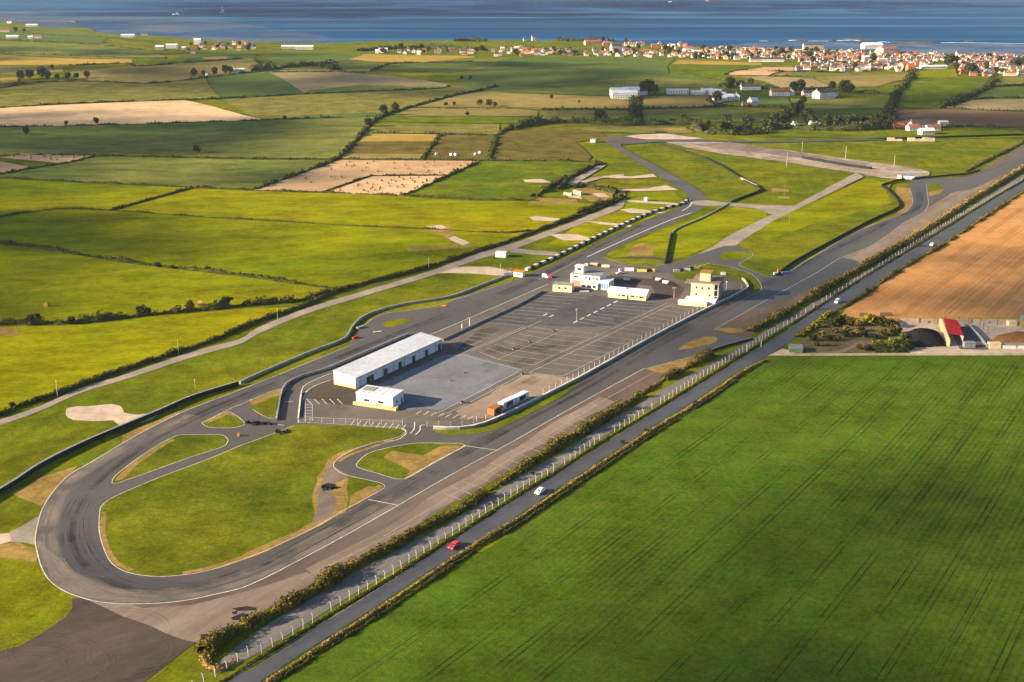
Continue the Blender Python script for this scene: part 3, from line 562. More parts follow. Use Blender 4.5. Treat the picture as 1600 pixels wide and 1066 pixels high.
# islands of grass inside the asphalt
ISL = [
    ([(175, 755), (180, 744), (212, 719), (250, 694), (270, 684), (282, 680), (320, 679.5), (347, 680), (355, 686), (356, 690), (347, 699), (300, 714), (250, 732), (187, 754)], G_INF, 2),
    ([(156, 800), (160, 790), (180, 776), (250, 746), (320, 720), (375, 697), (400, 688), (460, 665), (490, 665), (560, 666), (627, 670), (632, 676), (620, 684), (575, 695), (540, 709), (522, 724), (525, 734), (542, 743), (590, 754),
      (601, 761), (587, 771), (535, 799), (500, 820), (450, 845), (400, 867), (325, 892), (275, 900), (237, 901), (200, 895), (175, 881), (162, 857), (155, 830)], G_INF, 2),
    ([(557, 725), (575, 709), (612, 699), (650, 693), (687, 693), (727, 696), (680, 721), (632, 749), (590, 740), (560, 731)], G_INF, 2),
    ([(315, 661), (335, 652), (355, 644), (368, 649), (377, 656), (382, 664), (362, 669), (327, 668)], G_INF, 2),
    ([(389, 626), (400, 622), (439, 608), (435, 630), (432, 651), (422, 654), (407, 648), (395, 640)], G_INF, 2),
    ([(597, 506), (610, 501), (640, 498), (645, 500), (625, 508), (605, 512)], G_AIR, 2),
    ([(1052, 430), (1062, 421), (1100, 411), (1140, 418), (1175, 430), (1189, 446), (1186, 455), (1170, 457), (1164, 445), (1140, 434), (1100, 440), (1062, 438)], G_AIR, 2),
    ([(1125, 403), (1132, 394), (1150, 393), (1170, 394), (1175, 397), (1167, 404), (1150, 407), (1132, 407)], G_AIR, 2),
    ([(1450, 287), (1465, 285), (1475, 298), (1470, 302), (1452, 308)], G_AIR, 0),
    ([(1060, 546), (1075, 536), (1100, 527), (1120, 527), (1118, 535), (1095, 542), (1072, 546)], DRY, 2),
    ([(677, 671), (712, 672), (750, 668), (800, 650), (860, 617), (920, 586), (880, 618), (820, 651), (785, 667), (750, 678), (700, 680), (680, 675)], G_AIR, 0)]
for i, (px, m, s) in enumerate(ISL): sheet('grass_island', px, m, .095, s, .16, 2.0)
for px in [[(315, 661), (355, 644), (372, 651), (355, 649), (330, 660)], [(389, 627), (439, 608), (438, 616), (395, 634)], [(179, 753), (184, 745), (225, 714), (265, 686), (255, 698), (215, 725), (190, 750)],
           [(632, 748), (640, 735), (600, 715), (612, 705), (660, 712), (690, 697), (726, 697)], [(1452, 300), (1472, 296), (1474, 299), (1470, 302), (1452, 308)], [(545, 795), (547, 775), (575, 760), (598, 762), (585, 771)],
           [(1060, 578), (1046, 585), (1030, 580)]]:
    sheet('dry_ground', px, DRY, .10, 0, .3, 3)
# ---------------------------------------------------------------- painted lines
lines('track_line', [HAIR], .30, PAINT, .105)
lines('track_line', [[(1115, 516), (1200, 468), (1275, 427), (1312, 404), (1362, 384), (1415, 347), (1440, 334), (1450, 322), (1450, 309), (1447, 288)], [(1200, 433), (1175, 423), (1158, 416), (1157, 411), (1170, 404), (1177, 397), (1170, 391)],
      [(1200, 433), (1225, 431), (1250, 414), (1325, 369), (1375, 347), (1410, 334), (1422, 324), (1426, 312), (1421, 294)], [(1105, 551), (1060, 563), (1007, 577)]], .35, PAINT_OLD, .105)
lines('track_line', [ISL[0][0] + [ISL[0][0][0]], ISL[2][0] + [ISL[2][0][0]], ISL[3][0] + [ISL[3][0][0]]], .24, PAINT, .108, 3)
lines('track_line', [ISL[1][0][9:] + ISL[1][0][:8], ISL[4][0], [(1112, 413), (1140, 417), (1175, 429), (1190, 448), (1186, 456)]], .24, PAINT, .108, 3)
lines('track_line', [[(917, 402), (985, 371), (1045, 345), (1080, 333)], [(1077, 312), (1080, 316), (1078, 322), (1066, 330)]], .7, PAINT, .105)
lines('track_line', [[(1086, 308), (1105, 309)], [(575, 781), (622, 790)], [(727, 697), (776, 704)], [(632, 749), (727, 697)], [(1092, 416), (1110, 411)]], .35, PAINT, .109, 0)
lines('track_line', [[(545, 541), (400, 600)], [(560, 516), (595, 492), (650, 484), (700, 472), (800, 440)], [(370, 635), (400, 622)], [(315, 661), (370, 634)], [(900, 409), (870, 425), (840, 437)], [(942, 402), (975, 412), (1012, 417), (1050, 411)]], .38, PAINT_OLD, .109, 3)
lines('pit_line', [[(466, 661), (467, 640), (471, 612), (480, 600), (516, 584)], [(474, 625), (480, 611), (495, 602), (517, 594)], [(669, 525), (760, 486), (855, 445)], [(627, 669), (635, 677), (620, 688), (600, 690)]], .38, PAINT, .125, 3)
lines('pit_line', [[(445, 628), (458, 628)], [(434, 664), (444, 665)]], .4, PAINT, .125, 0)
lines('road_line', [[(350, 1067), (525, 961.3), (612, 907), (700, 849.5)], ], .14, PAINT_OLD, .09)
lines('concrete_joint', [[(600, 838), (700, 778), (800, 716), (935, 630), (1040, 572)], [(470, 905), (640, 822)], [(1200, 462), (1330, 394), (1420, 345)]], .35, mat('joint_pale', (.26, .21, .175), (.20, .165, .14), .5), .042, 0)
v = []; f = []
for k in range(17):                                             # cross joints of the old runway slabs
    t = k/16; a = Vector((*g2(690+t*245, 770-t*150), 0)); b = Vector((*g2(722+t*245, 782-t*151), 0))
    ribbon_geo([a, b], .35, .043, v, f)
struct(mesh('concrete_joint', v, f, MATS['joint_pale']))
def fam(p0, p1, q0, q1, n, w_=.20, skip=()):
    v = []; f = []
    a0, a1, b0, b1 = [Vector((*g2(*q), 0)) for q in (p0, p1, q0, q1)]
    for k in range(n):
        if k in skip: continue
        t = k/(n-1); ribbon_geo([a0+(a1-a0)*t, b0+(b1-b0)*t], w_, .13, v, f)
    return v, f
geos = [fam((778, 562), (879, 517), (833, 571), (939, 522.5), 8), fam((748, 550), (834, 512), (778, 562), (879, 517), 8), fam((826, 583), (1040, 478), (879, 588), (1085, 485), 17),
        fam((965, 473), (905, 504), (1028, 477), (955, 512), 8), fam((748, 503), (850, 457), (812, 509), (925, 462), 11), fam((706, 541), (745, 520), (735, 546), (775, 524), 5)]
for a, b in [((811, 581), (717, 629)), ((815, 586), (725, 634)), ((833, 571), (1000, 494)), ((1000, 494), (1042, 474)), ((826, 583), (1000, 500)), ((1000, 500), (1052, 475)), ((778, 562), (879, 517)), ((725, 556), (815, 579)), ((735, 550), (845, 502)), ((715, 556), (820, 510)), ((717, 629), (680, 648)), ((725, 634), (690, 650)),
             ((880, 588), (985, 535)), ((700, 556), (725, 556)), ((477, 612), (477, 660)), ((488, 632), (488, 658)), ((466, 660), (627, 668)), ((486, 653), (545, 655)), ((545, 655), (630, 659))]:
    v = []; f = []; ribbon_geo([Vector((*g2(*a), 0)), Vector((*g2(*b), 0))], .22, .13, v, f); geos.append((v, f))
for k in range(9):
    t = k/8; v = []; f = []; x = 548+k*10; y = 657+k*.9
    ribbon_geo([Vector((*g2(x, y+8), 0)), Vector((*g2(x+6, y), 0))], .4, .13, v, f); geos.append((v, f))
for k in range(8):
    v = []; f = []; x = 650+k*11.5; y = 645+k*1.2
    ribbon_geo([Vector((*g2(x, y+3), 0)), Vector((*g2(x+9, y-3), 0))], .4, .13, v, f); geos.append((v, f))
for k in range(6):
    v = []; f = []; y = 633+k*4.5; ribbon_geo([Vector((*g2(474, y), 0)), Vector((*g2(487, y), 0))], .3, .13, v, f); geos.append((v, f))
for k in range(5):
    v = []; f = []; x = 479+k*12; ribbon_geo([Vector((*g2(x, 624), 0)), Vector((*g2(x+8, 632), 0))], .35, .13, v, f); geos.append((v, f))
v, f = join(geos); struct(mesh('bay_line', v, f, BAY))
lines('dry_verge', [[(163, 800), (160, 830), (168, 858), (182, 880), (206, 892)], [(470, 832), (400, 863), (325, 888), (285, 896)], [(632, 684), (600, 693), (545, 712), (530, 722)], [(185, 750), (205, 728), (250, 698), (272, 687)]], 1.6, DRY, .104, 3)
geos = []
for k in range(7):
    t = k/6; x = 899+t*63; y = 503.5-t*31.5; v = []; f = []
    ribbon_geo([Vector((*g2(x-3, y+1.6), 0)), Vector((*g2(x+3, y-1.6), 0))], .9, .13, v, f); geos.append((v, f))
for (x, y) in [(852, 492), (862, 494)]:
    v = []; f = []; ribbon_geo([Vector((*g2(x-3, y+1.6), 0)), Vector((*g2(x+3, y-1.6), 0))], .8, .13, v, f); geos.append((v, f))
for px in [[(641, 678), (647, 671), (648, 660)], [(649, 680), (656, 673), (657, 666), (664, 664)]]:
    v = []; f = []; ribbon_geo(ground_line(px), .4, .13, v, f); geos.append((v, f))
v, f = join(geos); struct(mesh('painted_dash', v, f, PAINT))

# rubber laid along the racing line, dust outside it, single tyre marks
def track_path(px, off, wob, seed):
    pts = resample(ground_line(px, 5), 5); out = []
    for i, p in enumerate(pts):
        a = pts[max(i-1, 0)]; b = pts[min(i+1, len(pts)-1)]; t = (b-a).normalized(); k = off+wob*noise.noise(Vector((i*.035, seed, 0)))
        out.append(p+Vector((t.y, -t.x, 0))*k)
    return out
MID = [(1000, 352), (900, 404), (800, 452), (700, 490), (600, 530), (500, 572), (400, 612), (300, 654), (220, 702), (150, 758), (115, 810), (118, 860), (150, 900), (215, 925), (290, 920), (380, 896), (460, 860), (560, 805), (700, 722), (800, 665), (900, 610), (1000, 552), (1100, 496), (1200, 443), (1300, 390), (1390, 345), (1432, 325), (1436, 300)]
v = []; f = []
for k in range(5): ribbon_geo(track_path(MID, (k-2)*1.0+.5, 3.0, k*3.1), 1.6, .081+.001*k, v, f)
struct(mesh('rubber_band', v, f, WORN))
v = []; f = []
for k in range(26):
    n0 = random.randint(0, len(MID)-8); seg = MID[n0:n0+random.randint(4, 8)]
    pth = track_path(seg, random.uniform(-5, 5), 5, k*1.7)
    for d in (-.75, .75): ribbon_geo(offset_line(pth, d), .28, .087+.0002*k, v, f)
struct(mesh('tyre_marks', v, f, SKID))
v = []; f = []
OUTM = [(300, 648), (200, 694), (120, 742), (80, 790), (68, 850), (85, 895), (130, 926), (200, 937), (290, 932), (400, 903), (520, 842), (650, 770)]
for k in range(5): ribbon_geo(track_path(OUTM, 1.0-k*1.2, 2.5, k*2.3+9), 2.2, .093+.001*k, v, f)
struct(mesh('dust_band', v, f, DUST))
v = []; f = []
for k in range(16):                                     # loops left by cars on the old lower apron and in the paddock
    cx, cy = random.choice([(120, 1030), (180, 1010), (60, 1050), (150, 985), (220, 1000), (760, 610), (800, 600), (700, 615)]); X0, Y0 = g2(cx+random.uniform(-30, 30), cy+random.uniform(-15, 15)); r0 = random.uniform(7, 24); a0 = random.uniform(0, 6)
    pts = [Vector((X0+r0*(1+.012*j)*math.cos(a0+j*.12), Y0+r0*math.sin(a0+j*.12), 0)) for j in range(random.randint(14, 34))]
    for d in (-.7, .7): ribbon_geo(offset_line(pts, d), .3, .121+.0003*k, v, f)
struct(mesh('tyre_marks', v, f, SKID))
v = []; f = []
for k in range(30):                                     # repaired rectangles in the paddock
    x = random.uniform(745, 1010); y = 585-(x-800)*.43+random.uniform(-48, 26)
    if not (462 < y < 600): continue
    X0, Y0 = g2(x, y); c_, s_ = math.cos(R(56)), math.sin(R(56)); w_, l_ = random.uniform(1.2, 3.5), random.uniform(3, 11); q = len(v)
    for (a, b) in ((-l_, -w_), (l_, -w_), (l_, w_), (-l_, w_)): v.append((X0+a*c_-b*s_, Y0+a*s_+b*c_, .118+.0003*k))
    f.append((q, q+1, q+2, q+3))
struct(mesh('tarmac_repairs', v, f, WORN))

# tramlines pressed into the crop, in pairs that bend gently
v = []; f = []; hx, hy = math.sin(R(33)), math.cos(R(33)); r = random.Random(21)
for k in range(34):
    off = 14+k*11+r.uniform(-2, 2); o = Vector((*g2(800, 835), 0))+Vector((hy, -hx, 0))*off
    pts = []
    for j in range(-45, 60):
        q = o+Vector((hx, hy, 0))*(j*7)+Vector((hy, -hx, 0))*(5*math.sin(j*.045+off*.012)+.0)
        z_ = q.y
        if z_ > g2(1400, 558)[1]-1.5 or z_ < 230: continue
        pts.append(q)
    if len(pts) < 4: continue
    for d in (-.9, .9): ribbon_geo(offset_line(pts, d), .42, .075, v, f)
struct(mesh('crop_tramlines', v, f, TRAM))
# ---------------------------------------------------------------- hedges, bushes, trees
def leaf_quads(C, size, jit=.5):
    """random little leaf faces centred on the rows of C (n,3)"""
    n = len(C); a = rng.normal(size=(n, 3)); a /= np.linalg.norm(a, axis=1)[:, None]
    b = np.cross(a, rng.normal(size=(n, 3))); b /= np.linalg.norm(b, axis=1)[:, None]
    s = size*(1-jit+2*jit*rng.random(n))[:, None]*.5
    a = a*s; b = b*s*.8
    v = np.stack([C-a-b, C+a-b*.6, C+a*.7+b, C-a*.8+b*.9], 1).reshape(-1, 3)
    return v
def np_mesh(name, V, quads_n, m, parent=None, base=None):
    """V leaf vertices (4 per quad) plus an optional (verts, faces) core"""
    bvts, bf = base if base else ([], [])
    nb = len(bvts)
    allv = np.concatenate([np.array(bvts, dtype=float).reshape(-1, 3), V]) if nb else V
    me = bpy.data.meshes.new(name)
    me.vertices.add(len(allv)); me.vertices.foreach_set('co', allv.astype(np.float32).ravel())
    sizes = [len(q) for q in bf] + [4]*quads_n
    loops = [i for q in bf for i in q]
    loops = np.concatenate([np.array(loops, dtype=np.int32), np.arange(quads_n*4, dtype=np.int32)+nb])
    me.loops.add(len(loops)); me.loops.foreach_set('vertex_index', loops)
    starts = np.concatenate([[0], np.cumsum(sizes)[:-1]]).astype(np.int32)
    me.polygons.add(len(sizes)); me.polygons.foreach_set('loop_start', starts)
    me.update(calc_edges=True); me.validate()
    return link(name, me, m, parent)
def hedge(label, px, width, height, m, dens=1.0, leaf=.5, gap=0.0, lump=.45, smooth=3, step=None, rag=0.0, cat='hedge', name='hedge', core=True):
    pts = resample(ground_line(px, smooth), step or max(.9, width*.55)); n = len(pts)
    v = []; f = []; K = 7; C = []
    seed = random.random()*50
    for i, p in enumerate(pts):
        a = pts[max(i-1, 0)]; b = pts[min(i+1, n-1)]; t = (b-a).normalized(); nx, ny = t.y, -t.x
        q1 = noise.noise(Vector((p.x*.09, p.y*.09, seed))); q2 = noise.noise(Vector((p.x*.35, p.y*.35, seed)))
        k = 1+lump*(q1*1.3+q2*.9)
        if gap and noise.noise(Vector((p.x*.05, p.y*.05, seed+7))) < -.5+gap: k *= .35
        k = max(.15, k); off = rag*noise.noise(Vector((p.x*.06, p.y*.06, seed+3)))*width
        z0 = hgt(p.x, p.y)
        for j in range(K):
            an = math.pi*j/(K-1); rr = 1+.25*random.uniform(-1, 1)
            wx = math.cos(an)*width*.5*k*rr + off; hz = math.sin(an)*height*k*rr
            wx = (wx-off)*.8+off; hz *= .8; v.append((p.x+nx*wx, p.y+ny*wx, z0-.1+hz if 0 < j < K-1 else z0-.15))
        nl = max(1, int(dens*width*k*(step or max(.9, width*.55))*3/(leaf*leaf)*.5))
        an = rng.random(nl)*math.pi; rr = .8+.35*rng.random(nl); s = rng.uniform(-.6, .6, nl)*max(.9, width*.55)
        wx = np.cos(an)*width*.5*k*rr+off; hz = np.sin(an)*height*k*rr
        C.append(np.stack([p.x+nx*wx+t.x*s, p.y+ny*wx+t.y*s, z0+hz], 1))
    for i in range(n-1):
        for j in range(K-1): f.append((i*K+j, (i+1)*K+j, (i+1)*K+j+1, i*K+j+1))
    C = np.concatenate(C); V = leaf_quads(C, leaf)
    return tag(np_mesh(name, V, len(C), m, None, (v, f)), label, cat)
def crown_shape(r, h, n, leaf, seed, lumps=7):
    """leaf faces through several overlapping clumps + a coarse dark core"""
    rs = np.random.default_rng(seed); C = []; v = []; f = []
    cs = []
    for k in range(lumps):
        a = rs.uniform(0, 2*math.pi); d = rs.uniform(0, .55)*r; cs.append((d*math.cos(a), d*math.sin(a), h*rs.uniform(.35, .72), rs.uniform(.38, .62)*r, rs.uniform(.22, .34)*h))
    cs.append((0, 0, h*.5, r*.6, h*.4))
    for (cx, cy, cz, cr, ch) in cs:
        m = int(n*1.5)//len(cs); d = rs.normal(size=(m, 3)); d /= np.linalg.norm(d, axis=1)[:, None]; rad = rs.uniform(.65, 1.1, m)[:, None]
        C.append(np.array([cx, cy, cz]) + d*rad*np.array([cr, cr, ch]))
        k0 = len(v)
        for (z, s) in ((-.7, .55), (0, .85), (.7, .5)):
            for j in range(6): v.append((cx+cr*s*math.cos(j*1.047)*.62, cy+cr*s*math.sin(j*1.047)*.62, cz+ch*z*.62))
        for q in range(2):
            for j in range(6): f.append((k0+q*6+j, k0+q*6+(j+1) % 6, k0+q*6+6+(j+1) % 6, k0+q*6+6+j))
        f.append(tuple(k0+12+j for j in range(6)))
    C = np.concatenate(C); C[:, 2] = np.maximum(C[:, 2], .15)
    return C, (v, f)
_CR = {}
def crown_mesh(kind, r, h, n, leaf, m, seed):
    key = (kind, seed)
    if key not in _CR:
        C, core = crown_shape(r, h, n, leaf, seed); o = np_mesh('crown', leaf_quads(C, leaf), len(C), m, None, core); _CR[key] = o.data; bpy.data.objects.remove(o)
    return _CR[key]
tr_v, tr_f = join([cyl(0, 0, -.3, 3.2, .32, .2, 6), ([(-.1, 0, 2.2), (.1, 0, 2.2), (1.3, .6, 4.2), (1.2, .7, 4.2)], [(0, 1, 2, 3)]), ([(-.1, 0, 2.0), (.1, .1, 2.2), (-1.2, -.5, 4.0), (-1.1, -.6, 4.0)], [(0, 1, 2, 3)])])
TRUNK = bpy.data.meshes.new('trunk'); TRUNK.from_pydata(tr_v, [], tr_f); TRUNK.materials.append(BARK)
def tree(px, py, size, label, group=None, m=None, z=0, leafn=420):
    root = empty('tree', P(px, py), random.uniform(0, 6.28), label, 'tree', group); size *= .85 if 'low farm belt' in label else 1; root.scale = (size/8, size/8, size/8*random.uniform(.85, 1.1))
    t = bpy.data.objects.new('trunk', TRUNK); COL.objects.link(t); t.parent = root
    me = crown_mesh('tree'+(m.name if m else ''), 4.4, 8.2, leafn, .8, m or LEAF_T, random.choice([3, 4, 5, 6, 7, 8]))
    c = bpy.data.objects.new('crown', me); COL.objects.link(c); c.parent = root
    return root
def bush(px, py, size, label, group=None, m=None, cat='bush', flat=1.0, name='bush'):
    me = crown_mesh('bush'+(m.name if m else ''), 1.0, 1.5, 260, .28, m or LEAF_D, random.choice([11, 12, 13]))
    c = bpy.data.objects.new(name, me); COL.objects.link(c); c.location = P(px, py); c.scale = (size*.5, size*.5, size*.5*flat); c.rotation_euler = (0, 0, random.uniform(0, 6))
    return tag(c, label, cat, group)
# the long gorse hedge beside the runway, in three stretches
hedge('nearest stretch of the gorse hedge along the runway edge, by the bottom of the photo', [(322, 1022), (345, 1000), (400, 974), (450, 948), (500, 920), (550, 886), (612, 857), (650, 833), (712, 803), (757, 772)], 3.8, 2.4, LEAF_G, 1.6, .38, lump=.85, gap=.12, rag=.15)
hedge('tall gorse hedge between the runway and the service road, opposite the paddock wall', [(762, 768), (805, 742), (837, 721), (875, 696), (912, 675), (975, 636), (1025, 602), (1070, 577), (1112, 557)], 3.8, 2.6, LEAF_G, 1.5, .42, lump=.85, gap=.12, rag=.15)
hedge('gorse hedge beyond the guard rail gap, opposite the cream tower', [(1172, 519), (1225, 491), (1287, 453), (1340, 423), (1412, 381)], 4.2, 2.6, LEAF_G, 1.2, .55, lump=.4)
hedge('far sunlit stretch of the runway hedge turning golden towards the right edge', [(1414, 380), (1475, 341), (1525, 308), (1600, 262), (1690, 204)], 4.2, 2.6, LEAF_O, .9, .6, lump=.4)
hedge('straw coloured grass bank between the public road and the green crop', [(360, 1110), (425, 1062), (590, 955), (703, 878), (803, 816), (874, 769), (1014, 677), (1086, 633), (1158, 584), (1196, 564)], 1.5, .9, LEAF_O, 1.4, .32, lump=.5, cat='grass bank', name='grass_bank')
hedge('dark scrub strip on the field side of the straw coloured bank', [(370, 1112), (434, 1064), (597, 960), (708, 884), (808, 822), (879, 774), (1019, 681), (1090, 636), (1160, 588)], 1.3, .75, LEAF_D, 1.1, .34, gap=.15, cat='scrub', name='scrub_strip')
hedge('rough hedge between the road and the orange stubble', [(1247, 527), (1294, 494), (1352, 460), (1402, 424), (1472, 384), (1537, 341), (1599, 300), (1700, 236)], 2.2, 1.1, LEAF_G, 1.1, .45, lump=.6, gap=.1)
hedge('low rough grass verge below the wire fence beside the road', [(330, 1078), (411, 1026), (486, 980), (542, 945), (607, 906), (691, 851), (805, 777), (872, 736), (935, 694), (1050, 624), (1165, 552), (1215, 521), (1300, 466), (1360, 427), (1440, 379), (1525, 326), (1600, 280)], 1.3, .42, LEAF_D, 1.2, .34, cat='verge', name='grass_verge')
hedge('shaggy dry grass tuft at the lower end of the runway hedge', [(318, 1024), (325, 1040), (345, 1048), (365, 1035)], 3.2, 1.3, LEAF_O, 1.3, .4, cat='grass tuft', name='grass_tuft')
# field hedges on the left
hedge('dark hedge along the farm lane on the left, running to the hut', [(-40, 658), (0, 649), (32, 635), (82, 619), (175, 585), (250, 560), (325, 536), (400, 504), (475, 479), (540, 452), (650, 424), (750, 392), (797, 377), (887, 344), (960, 317), (974, 308)], 2.8, 1.8, LEAF_D, 1.2, .5, lump=.5)
hedge('bushy hedge between the two lit pastures, joining the lane hedge', [(-30, 376), (0, 381), (60, 387), (125, 398), (215, 412), (325, 425), (400, 434), (470, 444), (512, 450)], 2.2, 1.5, LEAF_D, .9, .6, lump=.7, gap=.22)
hedge('uneven hedge of tall bushes above the yellow pasture on the left', [(-30, 510), (0, 507), (30, 506), (100, 506), (187, 498), (262, 490), (350, 481), (400, 476), (462, 471), (500, 462), (528, 453)], 4.2, 2.4, LEAF_D, .9, .7, lump=.9, gap=.2)
hedge('thin hedge rising to the right across the bright pasture', [(-60, 351), (0, 339), (82, 327), (175, 329), (325, 340), (400, 344), (550, 353), (662, 358), (797, 364), (855, 356)], 1.5, .9, LEAF_D, .8, .6, lump=.7, gap=.25)
hedge('short diagonal hedge between two bright pastures', [(177, 328), (235, 312), (300, 294)], 2.4, 1.4, LEAF_D, .7, .8, lump=.5)
hedge('long hedge under the stubble plots on the left', [(-60, 275), (0, 278), (125, 285), (287, 292), (400, 298), (500, 301), (575, 304), (640, 307), (700, 309), (740, 312)], 2.2, 1.4, LEAF_D, .7, .8, lump=.7, gap=.2)
hedge('ragged hedge right of the pale gateway below the stubble', [(640, 308), (700, 311), (742, 313), (840, 314)], 2.6, 1.3, LEAF_D, .5, 1.0, lump=.7, gap=.2)
def far_hedge(label, px, w_=4, h=2.6, m=None, gap=.16, leaf=1.2, lump=.8): return hedge(label, px, w_*(.62 if w_ < 9 else .85), h*(.62 if w_ < 9 else .8), m or LEAF_T, .7, min(leaf, 1.5), gap=gap, lump=lump, step=w_*.9)
far_hedge('dark diagonal hedge climbing from the stubble corner past the lit meadow', [(400, 296), (487, 265), (527, 248), (562, 214), (592, 184), (652, 165), (712, 149), (775, 136)], 6, 3.6, gap=.02)
far_hedge('thin field boundary below the pale stubble plots at the left edge', [(-60, 243), (0, 243), (150, 243), (400, 248), (525, 249)], 3, 1.8)
far_hedge('field boundary curving below the left pale plot', [(0, 272), (60, 262), (110, 254), (148, 244)], 3, 1.8)
far_hedge('hedge along the foot of the large pale stubble field', [(-60, 200), (0, 199), (150, 196), (300, 192), (412, 188), (590, 182)], 4, 2.4)
far_hedge('hedge along the top of the large pale stubble field', [(0, 169), (120, 162), (290, 156), (400, 152), (475, 147), (575, 143), (690, 138), (700, 134)], 4.5, 2.6)
far_hedge('wavy hedge over the rounded hill at left', [(-60, 140), (0, 138), (40, 130), (130, 127), (230, 131), (320, 122), (400, 113), (425, 113), (530, 113), (580, 116)], 5, 3)
far_hedge('hedge below the brown plots in the middle', [(526, 249), (660, 250), (765, 251), (925, 253), (938, 258)], 3.5, 2)
far_hedge('short hedge between the two brown plots', [(660, 249), (688, 211)], 5, 2.5)
far_hedge('dark hedge right of the second brown plot', [(764, 251), (776, 214)], 6, 3)
far_hedge('hedge along the top of the brown plots', [(566, 208), (686, 210), (776, 212), (782, 207), (800, 201), (840, 194), (860, 190)], 4.5, 2.4)
far_hedge('dark diagonal hedge down to the grey farm heap', [(752, 252), (725, 264), (703, 273), (628, 306)], 5, 2.2)
far_hedge('hedge strip between the two lit stubble plots', [(507, 301), (545, 287), (583, 275), (700, 274)], 3, 1.5, m=LEAF_D)
far_hedge('thick dark tree belt across the middle distance behind the circuit', [(800, 202), (850, 192), (930, 192), (980, 195), (1080, 194), (1090, 203), (1105, 208), (1160, 209), (1200, 208)], 12, 6.5, gap=0, leaf=2.4, lump=.8)
far_hedge('dark scrub line below the white farm in the middle', [(840, 172), (900, 172), (985, 172), (1040, 170), (1110, 168), (1130, 165)], 8, 4, gap=0, leaf=2.2, lump=.8)
far_hedge('dark lane hedge running down from the white farm', [(988, 151), (989, 165), (990, 180), (992, 193)], 10, 4.5, gap=0, leaf=2.2)
far_hedge('pale tipped hedge on the right of the farm lane', [(997, 153), (998, 168), (999, 192)], 7, 3.5, gap=0, leaf=2.2)
far_hedge('thin hedge across the khaki meadow', [(640, 168), (740, 171), (800, 170), (840, 173)], 3, 1.6)
far_hedge('hedge below the golden field near the shore', [(579, 111), (600, 103), (620, 99), (700, 98), (740, 96)], 5, 2.8)
far_hedge('dark belt of trees beside the rounded hill', [(400, 112), (430, 108), (470, 104), (505, 104), (524, 110)], 16, 8, gap=0, leaf=2.6, lump=.9)
far_hedge('hedge above the deep green field at left', [(400, 94), (412, 105), (440, 110)], 4, 2.4)
far_hedge('wooded strip right of the tan field at left', [(110, 103), (150, 101), (200, 100), (212, 104), (250, 102), (300, 98), (380, 92)], 6, 3.4)
far_hedge('hedge above the golden strip on the left', [(-60, 81), (0, 83), (100, 87), (200, 91), (260, 92)], 4, 2.4)
far_hedge('far hedge row near the left cottages', [(0, 63), (80, 66), (170, 72), (230, 79), (300, 80)], 5, 3)
far_hedge('low hedge line by the left shore', [(30, 52), (100, 56), (180, 60), (240, 66)], 4, 2.4)
far_hedge('hedge between lit pasture and deep green field on the right', [(1395, 190), (1392, 170), (1400, 150), (1410, 135), (1420, 124), (1424, 116)], 9, 4.5, gap=0, leaf=2.2)
far_hedge('dark diagonal tree line on the right, down from the gap in the houses', [(1472, 169), (1490, 160), (1520, 149), (1545, 136), (1552, 122)], 9, 5, gap=0, leaf=2.2, lump=.8)
far_hedge('hedge along the top of the deep green strip at right', [(1545, 136), (1580, 134), (1640, 134), (1700, 134)], 6, 3.4, gap=0)
far_hedge('hedge under the deep green strip at right', [(1522, 155), (1560, 153), (1620, 154), (1700, 155)], 6, 3.2, gap=0)
far_hedge('hedge over the brown ploughed field', [(1480, 169), (1520, 172), (1600, 175), (1700, 177)], 5, 3, gap=0)
far_hedge('dark belt of trees in the middle distance left of the low farm', [(1135, 209), (1180, 205), (1210, 200), (1250, 201), (1290, 203), (1340, 203), (1375, 200), (1392, 196)], 16, 9, gap=0, leaf=2.6, lump=.9)
far_hedge('thin hedge right of the white villa', [(1310, 143), (1350, 145), (1390, 148)], 6, 4, gap=0)
far_hedge('dark grove beside the long white bungalow', [(1130, 137), (1150, 139), (1195, 139)], 14, 6, gap=0, leaf=2.4)
far_hedge('scrub belt over the fields by the white farmhouses', [(1200, 136), (1215, 140), (1240, 141), (1290, 138), (1300, 137)], 8, 4, gap=0)
far_hedge('scrub under the white farm cottages', [(1105, 155), (1115, 162), (1135, 166), (1200, 168), (1240, 169)], 8, 3.6, gap=0)
far_hedge('thin hedge along the upper field by the town edge', [(1060, 117), (1100, 122), (1150, 128), (1200, 138)], 3, 1.4, gap=.2)
far_hedge('dark hedge on the tan patch by the town', [(1133, 117), (1150, 111), (1180, 110)], 4, 2)
far_hedge('hedge along the upper edge of the far green meadow', [(1200, 120), (1240, 120), (1272, 122)], 5, 3)
far_hedge('hedge along the foot of the housing estate', [(1200, 112), (1260, 113), (1320, 114)], 6, 3.4, gap=0)
far_hedge('hedge beside the runway end on the right', [(1600, 206), (1560, 200), (1500, 198), (1400, 202)], 6, 3)
far_hedge('overgrown hedge beside the far runway, right edge', [(1510, 268), (1540, 252), (1600, 222), (1660, 190)], 4, 1.6, m=LEAF_D)
far_hedge('dark thicket beside the old farm ruins', [(885, 283), (880, 290), (872, 296)], 6, 4.5, m=LEAF_D, gap=0)
hedge('dark tree lined ditch behind the ruins', [(835, 308), (848, 300), (862, 291), (880, 283), (900, 273), (938, 255)], 3.6, 2.6, LEAF_D, .7, .9, lump=.7)
hedge('thicket on the mound of the ruined farm', [(895, 294), (915, 292), (935, 296), (955, 300), (966, 302)], 7, 3.4, LEAF_D, .7, .9, lump=.7)
hedge('clipped thicket above the farm lane bend', [(905, 335), (925, 326), (945, 320), (962, 314), (970, 309)], 5, 3, LEAF_D, .8, .8, lump=.5)
